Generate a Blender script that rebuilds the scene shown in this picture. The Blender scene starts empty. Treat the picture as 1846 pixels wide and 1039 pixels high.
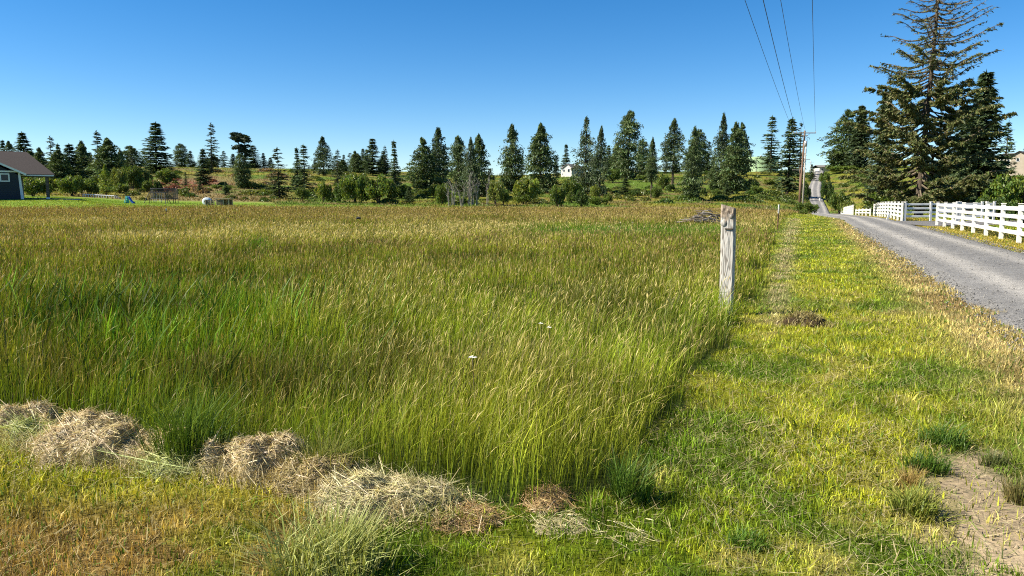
import bpy, bmesh, math, random
import numpy as np
from mathutils import Vector, Matrix

random.seed(7)
rng = np.random.default_rng(11)
SC = bpy.context.scene
COL = SC.collection
R = math.radians

# ------------------------------------------------------------------ camera, sky, sun, exposure
EYE = 1.6
PITCH = R(6.82)
FPX = 1350.0                      # focal length in pixels of the 1846 px wide photograph
cd = bpy.data.cameras.new('camera')
cd.sensor_width = 36.0
cd.lens = 36.0 * FPX / 1846.0
cd.clip_start = 0.05
cd.clip_end = 9000
cam = bpy.data.objects.new('camera', cd)
cam.location = (0, 0, EYE)
cam.rotation_euler = (R(90) - PITCH, 0, 0)
COL.objects.link(cam)
SC.camera = cam

SUN_AZ, SUN_EL = R(-98), R(42)    # azimuth from +Y towards +X
world = bpy.data.worlds.new('World')
SC.world = world
world.use_nodes = True
wn = world.node_tree.nodes
sky = wn.new('ShaderNodeTexSky')
sky.sky_type = 'NISHITA'
sky.sun_disc = False
sky.sun_elevation = SUN_EL
sky.sun_rotation = SUN_AZ
sky.altitude = 100
sky.air_density = 0.8
sky.dust_density = 0.0
sky.ozone_density = 3.0
hsv = wn.new('ShaderNodeHueSaturation')
hsv.inputs['Saturation'].default_value = 1.36
hsv.inputs['Hue'].default_value = 0.501
world.node_tree.links.new(sky.outputs[0], hsv.inputs['Color'])
world.node_tree.links.new(hsv.outputs[0], wn['Background'].inputs[0])
wn['Background'].inputs[1].default_value = 0.066
sd = bpy.data.lights.new('sun', 'SUN')
sd.energy = 5.0
sd.angle = R(0.53)
sd.color = (1.0, 0.92, 0.77)
sun = bpy.data.objects.new('sun', sd)
sdir = Vector((math.sin(SUN_AZ) * math.cos(SUN_EL), math.cos(SUN_AZ) * math.cos(SUN_EL), math.sin(SUN_EL)))
sun.rotation_euler = sdir.to_track_quat('Z', 'Y').to_euler()
sun.location = (-60, 10, 60)
COL.objects.link(sun)
SC.view_settings.view_transform = 'Standard'
SC.view_settings.look = 'None'
SC.view_settings.exposure = 1.25
SC.view_settings.gamma = 1.0
SC.view_settings.use_curve_mapping = False
SC.cycles.max_bounces = 6
SC.cycles.use_denoising = False
SC.cycles.filter_width = 1.1
SC.cycles.sample_clamp_indirect = 4
SC.cycles.transparent_max_bounces = 8

# ------------------------------------------------------------------ survey helpers (photograph sight lines -> ground)
CP, SP = math.cos(PITCH), math.sin(PITCH)

def sight(px, py):
    a, b = (px - 923.0) / FPX, (519.5 - py) / FPX
    return np.array([a, CP + b * SP, -SP + b * CP])

def at_depth(px, py, Y):
    d = sight(px, py)
    return np.array([0, 0, EYE]) + d * (Y / d[1])

def flat(px, py, z=0.0):
    d = sight(px, py)
    t = (z - EYE) / d[2]
    return np.array([d[0] * t, d[1] * t])

def vnoise(x, y, seed=0):
    x = np.asarray(x, float); y = np.asarray(y, float)
    xi, yi = np.floor(x).astype(np.int64), np.floor(y).astype(np.int64)
    fx, fy = x - xi, y - yi
    fx, fy = fx * fx * (3 - 2 * fx), fy * fy * (3 - 2 * fy)
    def h(a, b):
        n = (a * 374761393 + b * 668265263 + seed * 974634777) & 0xffffffff
        n = ((n ^ (n >> 13)) * 1274126177) & 0xffffffff
        return ((n ^ (n >> 16)) & 0xffff) / 65535.0
    return (h(xi, yi) * (1 - fx) + h(xi + 1, yi) * fx) * (1 - fy) + (h(xi, yi + 1) * (1 - fx) + h(xi + 1, yi + 1) * fx) * fy

def fbm(x, y, seed=0, octv=4):
    s, a, t = 0, 1.0, 0
    for k in range(octv):
        s = s + a * vnoise(np.asarray(x) * 2 ** k, np.asarray(y) * 2 ** k, seed + k * 17)
        t += a; a *= 0.5
    return s / t

def sstep(a, b, x):
    t = np.clip((np.asarray(x, float) - a) / (b - a), 0, 1)
    return t * t * (3 - 2 * t)

def mix(a, b, t):
    return a + (b - a) * t

# terrain: survey table of heights over (bearing, depth), smoothed
T_PX = [-300, 0, 150, 240, 400, 650, 900, 1100, 1300, 1420, 1480, 1560, 1700, 1846, 2200]
T_Y = [0, 30, 66, 90, 104, 120, 150, 175, 200, 230, 260, 300, 360, 420, 600]
# screen height (photo row) the ground is seen at for each bearing; None rows are metres
T_Z = [
 # 0   30  66   90   104  120  150  175  200  230  260  300   360   420   600
 [0, .00, .00, .10, 1.5, 1.9, 2.2, 3.0, 4.3, 6.5, 9.0, 12.5, 17.5, 18.0, 18.0],
 [0, .00, .00, .10, 1.4, 1.9, 2.1, 2.9, 4.2, 6.3, 8.8, 12.2, 17.0, 17.6, 17.5],
 [0, .00, .00, .08, 1.3, 1.6, 1.8, 2.7, 4.1, 6.2, 8.6, 12.0, 16.6, 17.0, 17.0],
 [0, .00, .00, .00, .40, .65, .95, 2.2, 3.9, 6.0, 8.4, 11.8, 16.5, 17.0, 17.0],
 [0, .00, -.04, -.06, .05, .35, .70, 1.9, 3.6, 5.9, 8.4, 11.8, 16.5, 17.0, 17.0],
 [0, .00, -.10, -.18, -.20, -.16, .45, 1.3, 2.6, 4.6, 7.0, 10.4, 14.8, 15.0, 15.0],
 [0, .00, -.10, -.25, -.3, -.30, .0, .9, 2.2, 3.9, 5.8, 8.6, 12.3, 13.0, 13.0],
 [0, .00, -.10, -.25, -.3, -.35, -.1, .9, 2.4, 4.3, 6.4, 9.4, 13.9, 14.2, 14.0],
 [0, .00, -.10, -.3, -.4, -.45, -.2, .9, 2.4, 4.4, 6.6, 9.8, 14.7, 15.0, 15.0],
 [0, .00, -.04, -.25, -.45, -.65, -.8, -.1, 1.2, 3.0, 5.4, 9.0, 14.0, 14.5, 14.0],
 [0, .00, -.02, -.35, -.75, -1.2, -2.1, -2.2, -1.9, -.6, 2.6, 7.2, 13.9, 14.4, 13.0],
 [0, .00, -.08, -.5, -.85, -1.1, -1.7, -1.0, 1.0, 3.8, 6.8, 10.8, 16.2, 16.8, 16.0],
 [0, .00, -.05, -.3, -.4, -.3, .3, 1.6, 3.4, 6.0, 8.8, 12.6, 18.0, 18.4, 18.0],
 [0, .00, .00, .0, .0, .2, 1.4, 3.2, 5.4, 8.2, 11.2, 15.0, 20.0, 20.5, 20.0],
 [0, .00, .00, .0, .0, .4, 1.8, 3.6, 6.0, 9.0, 12.0, 16.0, 21.0, 21.0, 21.0],
]
TU = (np.array(T_PX) - 923.0) / FPX
GU = np.linspace(TU[0], TU[-1], 240)
GY = np.linspace(0, 600, 401)
_rows = np.array([np.interp(GY, T_Y, r) for r in T_Z])
GZ = np.array([np.interp(GU, TU, _rows[:, j]) for j in range(len(GY))]).T
for _ in range(6):
    p = np.pad(GZ, 2, mode='edge')
    GZ = (p[:-4, 2:-2] + p[1:-3, 2:-2] + p[2:-2, 2:-2] + p[3:-1, 2:-2] + p[4:, 2:-2]) / 5
for _ in range(2):
    p = np.pad(GZ, 2, mode='edge')
    GZ = (p[2:-2, 1:-3] + p[2:-2, 2:-2] + p[2:-2, 3:-1]) / 3
GZ[:, 0] = 0

def ground_z(x, y):
    x = np.asarray(x, float); y = np.asarray(y, float)
    yp = np.maximum(y, np.abs(x) / 0.95)
    yp = np.where(y < 0, np.minimum(yp, 60.0), yp)
    yp = np.clip(yp, 0.01, 599.9)
    u = np.clip(x / np.maximum(np.maximum(y, np.abs(x) / 0.95), 0.01), GU[0], GU[-1] - 1e-6)
    fi = (u - GU[0]) / (GU[1] - GU[0]); fj = yp / (GY[1] - GY[0])
    i = np.clip(fi.astype(int), 0, len(GU) - 2); j = np.clip(fj.astype(int), 0, len(GY) - 2)
    a, b = fi - i, fj - j
    z = (GZ[i, j] * (1 - a) + GZ[i + 1, j] * a) * (1 - b) + (GZ[i, j + 1] * (1 - a) + GZ[i + 1, j + 1] * a) * b
    far = sstep(120, 260, yp)
    z = z + far * (fbm(x / 22, y / 22, 5, 3) - 0.5) * 1.6
    z = z + (fbm(x / 1.3, y / 1.3, 9, 3) - 0.5) * 0.05 * (1 - sstep(20, 40, yp))
    return z

def gz(x, y):
    return float(ground_z(np.array([x]), np.array([y]))[0])

def on_ground(px, py, dmin=2.5, dmax=380.0):
    d = sight(px, py)
    Y = np.concatenate([np.linspace(dmin, 60, 600), np.linspace(60, dmax, 1600)])
    P = np.array([0, 0, EYE])[None] + d[None] * (Y / d[1])[:, None]
    hit = np.nonzero(P[:, 2] <= ground_z(P[:, 0], P[:, 1]))[0]
    k = hit[0] if len(hit) else len(Y) - 1
    return np.array([P[k, 0], P[k, 1], gz(P[k, 0], P[k, 1])])

# ------------------------------------------------------------------ materials
def new_mat(name):
    m = bpy.data.materials.new(name)
    m.use_nodes = True
    return m, m.node_tree.nodes, m.node_tree.links

def mat_noise(name, c1, c2, scale=4.0, rough=0.85, detail=6, bump=0.0, stretch=(1, 1, 1), attr=None, spec=0.3, metal=0.0):
    m, n, l = new_mat(name)
    b = n['Principled BSDF']
    b.inputs['Roughness'].default_value = rough
    b.inputs['Specular IOR Level'].default_value = spec
    b.inputs['Metallic'].default_value = metal
    tc = n.new('ShaderNodeTexCoord'); mp = n.new('ShaderNodeMapping')
    mp.inputs['Scale'].default_value = stretch
    l.new(tc.outputs['Object'], mp.inputs[0])
    t = n.new('ShaderNodeTexNoise'); t.inputs['Scale'].default_value = scale; t.inputs['Detail'].default_value = detail
    l.new(mp.outputs[0], t.inputs['Vector'])
    r = n.new('ShaderNodeValToRGB')
    r.color_ramp.elements[0].position = 0.32; r.color_ramp.elements[1].position = 0.68
    r.color_ramp.elements[0].color = (*c1, 1); r.color_ramp.elements[1].color = (*c2, 1)
    l.new(t.outputs['Fac'], r.inputs[0])
    out = r.outputs[0]
    if attr:
        a = n.new('ShaderNodeAttribute'); a.attribute_name = attr
        mx = n.new('ShaderNodeMix'); mx.data_type = 'RGBA'; mx.blend_type = 'MULTIPLY'; mx.inputs[0].default_value = 1
        l.new(a.outputs['Color'], mx.inputs[6]); l.new(out, mx.inputs[7]); out = mx.outputs[2]
    l.new(out, b.inputs['Base Color'])
    if bump:
        bp = n.new('ShaderNodeBump'); bp.inputs['Strength'].default_value = bump; bp.inputs['Distance'].default_value = 0.02
        l.new(t.outputs['Fac'], bp.inputs['Height']); l.new(bp.outputs[0], b.inputs['Normal'])
    return m

def mat_leaf(name, trans=0.35, gloss=0.05, rough=0.45):
    """leaf / blade: colour from the vertex attribute, part of the light passes through"""
    m, n, l = new_mat(name)
    n.remove(n['Principled BSDF'])
    a = n.new('ShaderNodeAttribute'); a.attribute_name = 'tint'
    d = n.new('ShaderNodeBsdfDiffuse'); t = n.new('ShaderNodeBsdfTranslucent'); g = n.new('ShaderNodeBsdfGlossy')
    g.inputs['Roughness'].default_value = rough
    g.inputs['Color'].default_value = (1, 1, 1, 1)
    hs = n.new('ShaderNodeMix'); hs.data_type = 'RGBA'; hs.blend_type = 'MULTIPLY'; hs.inputs[0].default_value = 1
    hs.inputs[7].default_value = (1.25, 1.15, 0.55, 1)
    l.new(a.outputs['Color'], d.inputs[0]); l.new(a.outputs['Color'], hs.inputs[6]); l.new(hs.outputs[2], t.inputs[0])
    m1 = n.new('ShaderNodeMixShader'); m1.inputs[0].default_value = trans
    l.new(d.outputs[0], m1.inputs[1]); l.new(t.outputs[0], m1.inputs[2])
    m2 = n.new('ShaderNodeMixShader'); m2.inputs[0].default_value = gloss
    l.new(m1.outputs[0], m2.inputs[1]); l.new(g.outputs[0], m2.inputs[2])
    l.new(m2.outputs[0], n['Material Output'].inputs[0])
    return m

M = {}
M['grass'] = mat_leaf('grass_blades', 0.27, 0.012)
M['needle'] = mat_leaf('needles', 0.22, 0.02, 0.6)
M['leaf'] = mat_leaf('leaves', 0.35, 0.02)
M['hay'] = mat_leaf('hay_straw', 0.15, 0.03)
M['bark'] = mat_noise('bark', (.035, .026, .018), (.11, .085, .062), 6, .95, bump=.6, stretch=(3, 3, .5))
M['deadwood'] = mat_noise('dead_wood', (.16, .14, .115), (.34, .31, .27), 5, .9, bump=.4, stretch=(2, 2, .4))
M['twig'] = mat_noise('twig', (.06, .047, .032), (.16, .13, .09), 3, .95)
M['white'] = mat_noise('white_vinyl', (.60, .58, .52), (.78, .77, .72), 1.3, .5)
M['pole'] = mat_noise('pole_wood', (.10, .058, .035), (.20, .125, .08), 2.2, .85, stretch=(6, 6, .35))
M['polegrey'] = mat_noise('pole_weathered', (.30, .26, .22), (.42, .38, .33), 2.2, .85, stretch=(6, 6, .35))
M['metal'] = mat_noise('galvanised', (.36, .37, .38), (.46, .47, .48), 6, .5, metal=.3)
M['wire'] = mat_noise('wire', (.05, .05, .055), (.08, .08, .085), 3, .6)
M['siding'] = mat_noise('navy_siding', (.012, .02, .032), (.018, .028, .042), 1.2, .6, stretch=(.3, .3, 6))
M['trim'] = mat_noise('white_trim', (.62, .64, .66), (.72, .73, .74), 2, .6)
M['roof'] = mat_noise('brown_shingle', (.022, .018, .018), (.062, .050, .047), 9, .9, bump=.3, stretch=(1.5, 1.5, 3))
M['roofgrey'] = mat_noise('grey_roof', (.13, .125, .12), (.2, .19, .18), 4, .8)
M['glass'] = mat_noise('dark_glass', (.012, .016, .022), (.022, .03, .038), .6, .25, spec=.5)
M['tank'] = mat_noise('green_tank_paint', (.30, .45, .25), (.36, .51, .30), .5, .5, stretch=(1, 1, .2))
M['cream'] = mat_noise('cream_wall', (.62, .57, .45), (.70, .65, .54), .8, .8)
M['tan'] = mat_noise('tan_wall', (.30, .26, .20), (.36, .31, .25), .8, .8)
M['offwhite'] = mat_noise('white_wall', (.50, .49, .43), (.58, .57, .51), .8, .8)
M['conc'] = mat_noise('concrete', (.36, .35, .33), (.46, .45, .42), 3, .9)
M['darkframe'] = mat_noise('dark_frame', (.02, .02, .022), (.04, .04, .045), 3, .6)
M['plank'] = mat_noise('weathered_plank', (.07, .055, .042), (.16, .125, .10), 2, .9, stretch=(.4, 4, 4))
M['paleplank'] = mat_noise('pale_plank', (.32, .25, .17), (.46, .38, .27), 2, .9, stretch=(.4, 4, 4))
M['teal'] = mat_noise('teal_plastic', (.10, .42, .42), (.13, .48, .47), 2, .35)
M['blue'] = mat_noise('blue_plastic', (.04, .12, .48), (.05, .15, .55), 2, .35)
M['tub'] = mat_noise('pale_tub', (.55, .63, .68), (.66, .72, .75), 1, .4)
M['rust'] = mat_noise('rusty_steel', (.06, .03, .02), (.16, .08, .045), 12, .8)
M['yellow'] = mat_noise('pale_paint', (.65, .62, .42), (.72, .70, .52), 3, .6)

# weathered post: pale sapwood with dark raised grain
def post_mat():
    m, n, l = new_mat('weathered_post_wood')
    b = n['Principled BSDF']; b.inputs['Roughness'].default_value = .92; b.inputs['Specular IOR Level'].default_value = .15
    tc = n.new('ShaderNodeTexCoord')
    mp = n.new('ShaderNodeMapping'); mp.inputs['Scale'].default_value = (1, 1, .13)
    l.new(tc.outputs['Object'], mp.inputs[0])
    nz = n.new('ShaderNodeTexNoise'); nz.inputs['Scale'].default_value = 8.0; nz.inputs['Detail'].default_value = 2
    l.new(mp.outputs[0], nz.inputs['Vector'])
    w = n.new('ShaderNodeMath'); w.operation = 'MULTIPLY'; w.inputs[1].default_value = 78
    l.new(nz.outputs['Fac'], w.inputs[0])
    s = n.new('ShaderNodeMath'); s.operation = 'SINE'; l.new(w.outputs[0], s.inputs[0])
    r = n.new('ShaderNodeValToRGB')
    r.color_ramp.elements[0].position = 0.0; r.color_ramp.elements[0].color = (.20, .18, .155, 1)
    r.color_ramp.elements[1].position = .42; r.color_ramp.elements[1].color = (.46, .44, .40, 1)
    e = r.color_ramp.elements.new(.22); e.color = (.38, .355, .32, 1)
    ad = n.new('ShaderNodeMath'); ad.operation = 'MULTIPLY_ADD'; ad.inputs[1].default_value = .5; ad.inputs[2].default_value = .5
    l.new(s.outputs[0], ad.inputs[0]); l.new(ad.outputs[0], r.inputs[0])
    # damp brown stained top band
    sp = n.new('ShaderNodeSeparateXYZ'); l.new(tc.outputs['Object'], sp.inputs[0])
    n2 = n.new('ShaderNodeTexNoise'); n2.inputs['Scale'].default_value = 14; n2.inputs['Detail'].default_value = 6
    l.new(tc.outputs['Object'], n2.inputs['Vector'])
    m1 = n.new('ShaderNodeMath'); m1.operation = 'MULTIPLY_ADD'; m1.inputs[1].default_value = .42; l.new(n2.outputs['Fac'], m1.inputs[0])
    l.new(sp.outputs['Z'], m1.inputs[2])
    mr = n.new('ShaderNodeMapRange'); mr.inputs[1].default_value = 1.50; mr.inputs[2].default_value = 1.60
    l.new(m1.outputs[0], mr.inputs[0])
    mx = n.new('ShaderNodeMix'); mx.data_type = 'RGBA'; l.new(mr.outputs[0], mx.inputs[0])
    l.new(r.outputs[0], mx.inputs[6])
    r2 = n.new('ShaderNodeValToRGB'); r2.color_ramp.elements[0].color = (.10, .075, .055, 1); r2.color_ramp.elements[1].color = (.36, .29, .22, 1)
    r2.color_ramp.elements[0].position = .42; r2.color_ramp.elements[1].position = .62
    l.new(n2.outputs['Fac'], r2.inputs[0]); l.new(r2.outputs[0], mx.inputs[7])
    l.new(mx.outputs[2], b.inputs['Base Color'])
    bp = n.new('ShaderNodeBump'); bp.inputs['Strength'].default_value = .7; bp.inputs['Distance'].default_value = .004
    l.new(ad.outputs[0], bp.inputs['Height']); l.new(bp.outputs[0], b.inputs['Normal'])
    return m
M['post'] = post_mat()

def ground_mat():
    m, n, l = new_mat('ground_soil_and_turf')
    b = n['Principled BSDF']; b.inputs['Roughness'].default_value = 1; b.inputs['Specular IOR Level'].default_value = .1
    a = n.new('ShaderNodeAttribute'); a.attribute_name = 'tint'
    tc = n.new('ShaderNodeTexCoord')
    t1 = n.new('ShaderNodeTexNoise'); t1.inputs['Scale'].default_value = 30; t1.inputs['Detail'].default_value = 8
    t2 = n.new('ShaderNodeTexNoise'); t2.inputs['Scale'].default_value = .9; t2.inputs['Detail'].default_value = 8
    l.new(tc.outputs['Object'], t1.inputs['Vector']); l.new(tc.outputs['Object'], t2.inputs['Vector'])
    ad = n.new('ShaderNodeMath'); ad.operation = 'ADD'; l.new(t1.outputs['Fac'], ad.inputs[0]); l.new(t2.outputs['Fac'], ad.inputs[1])
    r = n.new('ShaderNodeValToRGB'); r.color_ramp.elements[0].position = .36; r.color_ramp.elements[1].position = .66
    r.color_ramp.elements[0].color = (.5, .5, .5, 1); r.color_ramp.elements[1].color = (1.15, 1.12, 1.05, 1)
    h = n.new('ShaderNodeMath'); h.operation = 'MULTIPLY'; h.inputs[1].default_value = .5; l.new(ad.outputs[0], h.inputs[0]); l.new(h.outputs[0], r.inputs[0])
    mx = n.new('ShaderNodeMix'); mx.data_type = 'RGBA'; mx.blend_type = 'MULTIPLY'; mx.inputs[0].default_value = 1
    l.new(a.outputs['Color'], mx.inputs[6]); l.new(r.outputs[0], mx.inputs[7]); l.new(mx.outputs[2], b.inputs['Base Color'])
    bp = n.new('ShaderNodeBump'); bp.inputs['Strength'].default_value = .7; bp.inputs['Distance'].default_value = .012
    l.new(ad.outputs[0], bp.inputs['Height']); l.new(bp.outputs[0], b.inputs['Normal'])
    return m
M['ground'] = ground_mat()

def gravel_mat():
    m, n, l = new_mat('crushed_gravel')
    b = n['Principled BSDF']; b.inputs['Roughness'].default_value = .95; b.inputs['Specular IOR Level'].default_value = .2
    a = n.new('ShaderNodeAttribute'); a.attribute_name = 'tint'
    tc = n.new('ShaderNodeTexCoord')
    v = n.new('ShaderNodeTexVoronoi'); v.inputs['Scale'].default_value = 55
    l.new(tc.outputs['Object'], v.inputs['Vector'])
    t2 = n.new('ShaderNodeTexNoise'); t2.inputs['Scale'].default_value = 7; t2.inputs['Detail'].default_value = 9; t2.inputs['Roughness'].default_value = .7
    l.new(tc.outputs['Object'], t2.inputs['Vector'])
    sx = n.new('ShaderNodeSeparateXYZ'); l.new(v.outputs['Color'], sx.inputs[0])
    ad = n.new('ShaderNodeMath'); ad.operation = 'MULTIPLY_ADD'; ad.inputs[1].default_value = .55; l.new(sx.outputs[0], ad.inputs[0]); l.new(t2.outputs['Fac'], ad.inputs[2])
    r = n.new('ShaderNodeValToRGB'); r.color_ramp.elements[0].position = .35; r.color_ramp.elements[1].position = 1.0
    r.color_ramp.elements[0].color = (.52, .52, .53, 1); r.color_ramp.elements[1].color = (1.40, 1.38, 1.33, 1)
    l.new(ad.outputs[0], r.inputs[0])
    mx = n.new('ShaderNodeMix'); mx.data_type = 'RGBA'; mx.blend_type = 'MULTIPLY'; mx.inputs[0].default_value = 1
    l.new(a.outputs['Color'], mx.inputs[6]); l.new(r.outputs[0], mx.inputs[7]); l.new(mx.outputs[2], b.inputs['Base Color'])
    bp = n.new('ShaderNodeBump'); bp.inputs['Strength'].default_value = .7; bp.inputs['Distance'].default_value = .02
    l.new(v.outputs['Distance'], bp.inputs['Height']); l.new(bp.outputs[0], b.inputs['Normal'])
    return m
M['gravel'] = gravel_mat()

# ------------------------------------------------------------------ mesh helpers
def np_mesh(name, V, F, C=None, mat=None, smooth=False):
    """V (n,3), F (m,3 or 4), C (n,3) vertex tint"""
    V = np.ascontiguousarray(V, dtype=np.float32); F = np.ascontiguousarray(F, dtype=np.int32)
    k = F.shape[1]
    me = bpy.data.meshes.new(name)
    me.vertices.add(len(V)); me.vertices.foreach_set('co', V.ravel())
    me.loops.add(F.size); me.loops.foreach_set('vertex_index', F.ravel())
    me.polygons.add(len(F))
    me.polygons.foreach_set('loop_start', np.arange(0, F.size, k, dtype=np.int32))
    try:
        me.polygons.foreach_set('loop_total', np.full(len(F), k, dtype=np.int32))
    except Exception:
        pass
    if smooth:
        me.polygons.foreach_set('use_smooth', np.ones(len(F), dtype=bool))
    me.update(calc_edges=True)
    if C is not None:
        at = me.attributes.new('tint', 'FLOAT_COLOR', 'POINT')
        cc = np.ones((len(V), 4), dtype=np.float32); cc[:, :3] = C
        at.data.foreach_set('color', cc.ravel())
    if mat:
        me.materials.append(mat)
    return me

def link(name, data, parent=None, loc=None):
    o = bpy.data.objects.new(name, data)
    COL.objects.link(o)
    if parent is not None:
        o.parent = parent
    if loc is not None:
        o.location = loc
    return o

def tag(o, label=None, cat=None, group=None, kind=None):
    if label: o['label'] = label
    if cat: o['category'] = cat
    if group: o['group'] = group
    if kind: o['kind'] = kind
    return o

def thing(name, label, cat, loc=(0, 0, 0), rz=0.0, group=None):
    o = bpy.data.objects.new(name, None)
    o.empty_display_size = .2
    COL.objects.link(o)
    o.location = loc; o.rotation_euler = (0, 0, rz)
    return tag(o, label, cat, group)

class MB:
    """collects boxes, tubes and polygons of one part"""
    def __init__(s):
        s.v = []; s.f = []
    def add(s, vs, fs):
        k = len(s.v); s.v += [tuple(map(float, p)) for p in vs]; s.f += [tuple(i + k for i in f) for f in fs]
        return s
    def box(s, c, d, rz=0.0, bev=0.0, tilt=None):
        hx, hy, hz = d[0] / 2, d[1] / 2, d[2] / 2
        m = Matrix.Translation(c) @ Matrix.Rotation(rz, 4, 'Z')
        if tilt: m = m @ Matrix.Rotation(tilt[0], 4, 'X') @ Matrix.Rotation(tilt[1], 4, 'Y')
        if bev <= 0:
            P = [(x, y, z) for z in (-hz, hz) for x, y in ((-hx, -hy), (hx, -hy), (hx, hy), (-hx, hy))]
            F = [(3, 2, 1, 0), (4, 5, 6, 7), (0, 1, 5, 4), (1, 2, 6, 5), (2, 3, 7, 6), (3, 0, 4, 7)]
        else:
            b = bev; P = []
            for z, q in ((-hz, b), (-hz + b, 0), (hz - b, 0), (hz, b)):
                P += [(-hx + q, -hy + q, z), (hx - q, -hy + q, z), (hx - q, hy - q, z), (-hx + q, hy - q, z)]
            F = [(3, 2, 1, 0), (12, 13, 14, 15)]
            for k in range(3):
                for i in range(4):
                    j = (i + 1) % 4
                    F.append((k * 4 + i, k * 4 + j, k * 4 + 4 + j, k * 4 + 4 + i))
        return s.add([m @ Vector(p) for p in P], F)
    def tube(s, pts, rads, n=8, cap=True):
        pts = [Vector(p) for p in pts]
        if not hasattr(rads, '__len__'): rads = [rads] * len(pts)
        V = []; F = []
        for i, p in enumerate(pts):
            d = (pts[min(i + 1, len(pts) - 1)] - pts[max(i - 1, 0)])
            d = d.normalized() if d.length > 1e-9 else Vector((0, 0, 1))
            a = d.cross(Vector((1, 0, 0)) if abs(d.x) < .8 else Vector((0, 1, 0))).normalized(); b = d.cross(a)
            for k in range(n):
                t = 2 * math.pi * k / n
                V.append(p + (a * math.cos(t) + b * math.sin(t)) * rads[i])
        for i in range(len(pts) - 1):
            for k in range(n):
                j = (k + 1) % n
                F.append((i * n + k, i * n + j, i * n + n + j, i * n + n + k))
        if cap:
            F.append(tuple(range(n - 1, -1, -1))); F.append(tuple((len(pts) - 1) * n + k for k in range(n)))
        return s.add(V, F)
    def mesh(s, name, mat, smooth=False):
        me = bpy.data.meshes.new(name)
        me.from_pydata(s.v, [], s.f)
        if smooth:
            me.polygons.foreach_set('use_smooth', np.ones(len(me.polygons), dtype=bool))
        me.materials.append(mat); me.update()
        return me
    def build(s, name, mat, parent=None, smooth=False, loc=None):
        return link(name, s.mesh(name, mat, smooth), parent, loc)

# ------------------------------------------------------------------ zones of the ground
FIELD_EDGE = [(1436, 378.5), (1418, 386), (1404, 396), (1390, 420), (1376, 455), (1362, 500), (1348, 545), (1318, 595), (1275, 650), (1215, 730),
              (1160, 800), (1105, 865), (1040, 900), (960, 918), (860, 915), (760, 895), (640, 872), (480, 842), (330, 818), (190, 795), (60, 765), (-120, 735), (-420, 700)]
edge_xy = [tuple(flat(*p)) for p in FIELD_EDGE]
far_edge = [(-1.0 * 80, 80)] + [((px - 923) / FPX * Y, Y) for px, Y in ((-200, 88), (0, 92), (150, 94), (230, 98), (330, 106), (420, 116), (650, 126), (900, 132), (1150, 128), (1300, 124), (1420, 118))]
FIELD = np.array(edge_xy + far_edge)

def in_poly(x, y, P):
    x = np.asarray(x); y = np.asarray(y)
    c = np.zeros(x.shape, bool)
    j = len(P) - 1
    for i in range(len(P)):
        xi, yi, xj, yj = P[i, 0], P[i, 1], P[j, 0], P[j, 1]
        if yi != yj:
            c ^= ((yi > y) != (yj > y)) & (x < (xj - xi) * (y - yi) / (yj - yi) + xi)
        j = i
    return c

def wob(x, y, a):
    return x + (fbm(x * 1.7, y * 1.7, 31, 3) - .5) * a, y + (fbm(x * 1.7, y * 1.7, 57, 3) - .5) * a

def in_field(x, y):
    d = np.hypot(x, y)
    return in_poly(*wob(x, y, np.clip(d * .06, .35, 2.0)), FIELD)

# road centre line (x, y, half width)
L1 = flat(1846, 607); RDIR = np.array([.3665, .9304])
def rd(Y, hw=1.72):
    return (L1[0] + 1.86 + (Y - L1[1]) * RDIR[0] / RDIR[1], Y, hw)
ROAD = [rd(-60), rd(-20), rd(0), rd(8), rd(20), rd(35), rd(50), rd(60)]
ROAD += [((px - 923) / FPX * Y, Y, hw) for px, Y, hw in ((1523, 68, 1.75), (1497, 84, 1.75), (1486, 100, 1.75), (1482, 125, 1.75), (1478, 160, 1.8), (1475, 190, 1.8),
        (1470, 215, 1.9), (1465, 240, 2.1), (1464, 265, 2.1), (1467, 300, 2.1), (1470, 340, 2.1), (1471, 370, 2.1), (1471, 420, 2.1), (1471, 520, 2.1))]
ROAD = np.array(ROAD)

def road_off(x, y):
    cx = np.interp(y, ROAD[:, 1], ROAD[:, 0])
    k = np.where(y < 62, RDIR[1], .93)
    return (x - cx) * k

FENCE0 = np.array([18.2, 26.9]); FENCE_DIR = np.array([.3746, .9272])
def driveway_mask(x, y):
    off = road_off(x, y)
    yy = y - (off * -.06)
    return (off > 1.2) & (off < 45) & (yy > 45.6 + np.exp(-np.maximum(off - 1.2, 0) / 2.2) * -3.5) & (yy < 54.2 + np.exp(-np.maximum(off - 1.2, 0) / 2.2) * 4)

PATH = np.array([flat(*p) for p in ((1722, 806), (1768, 796), (1806, 830), (1850, 890), (1990, 960), (2200, 1250), (1660, 1250), (1712, 1039), (1704, 920))])

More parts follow.
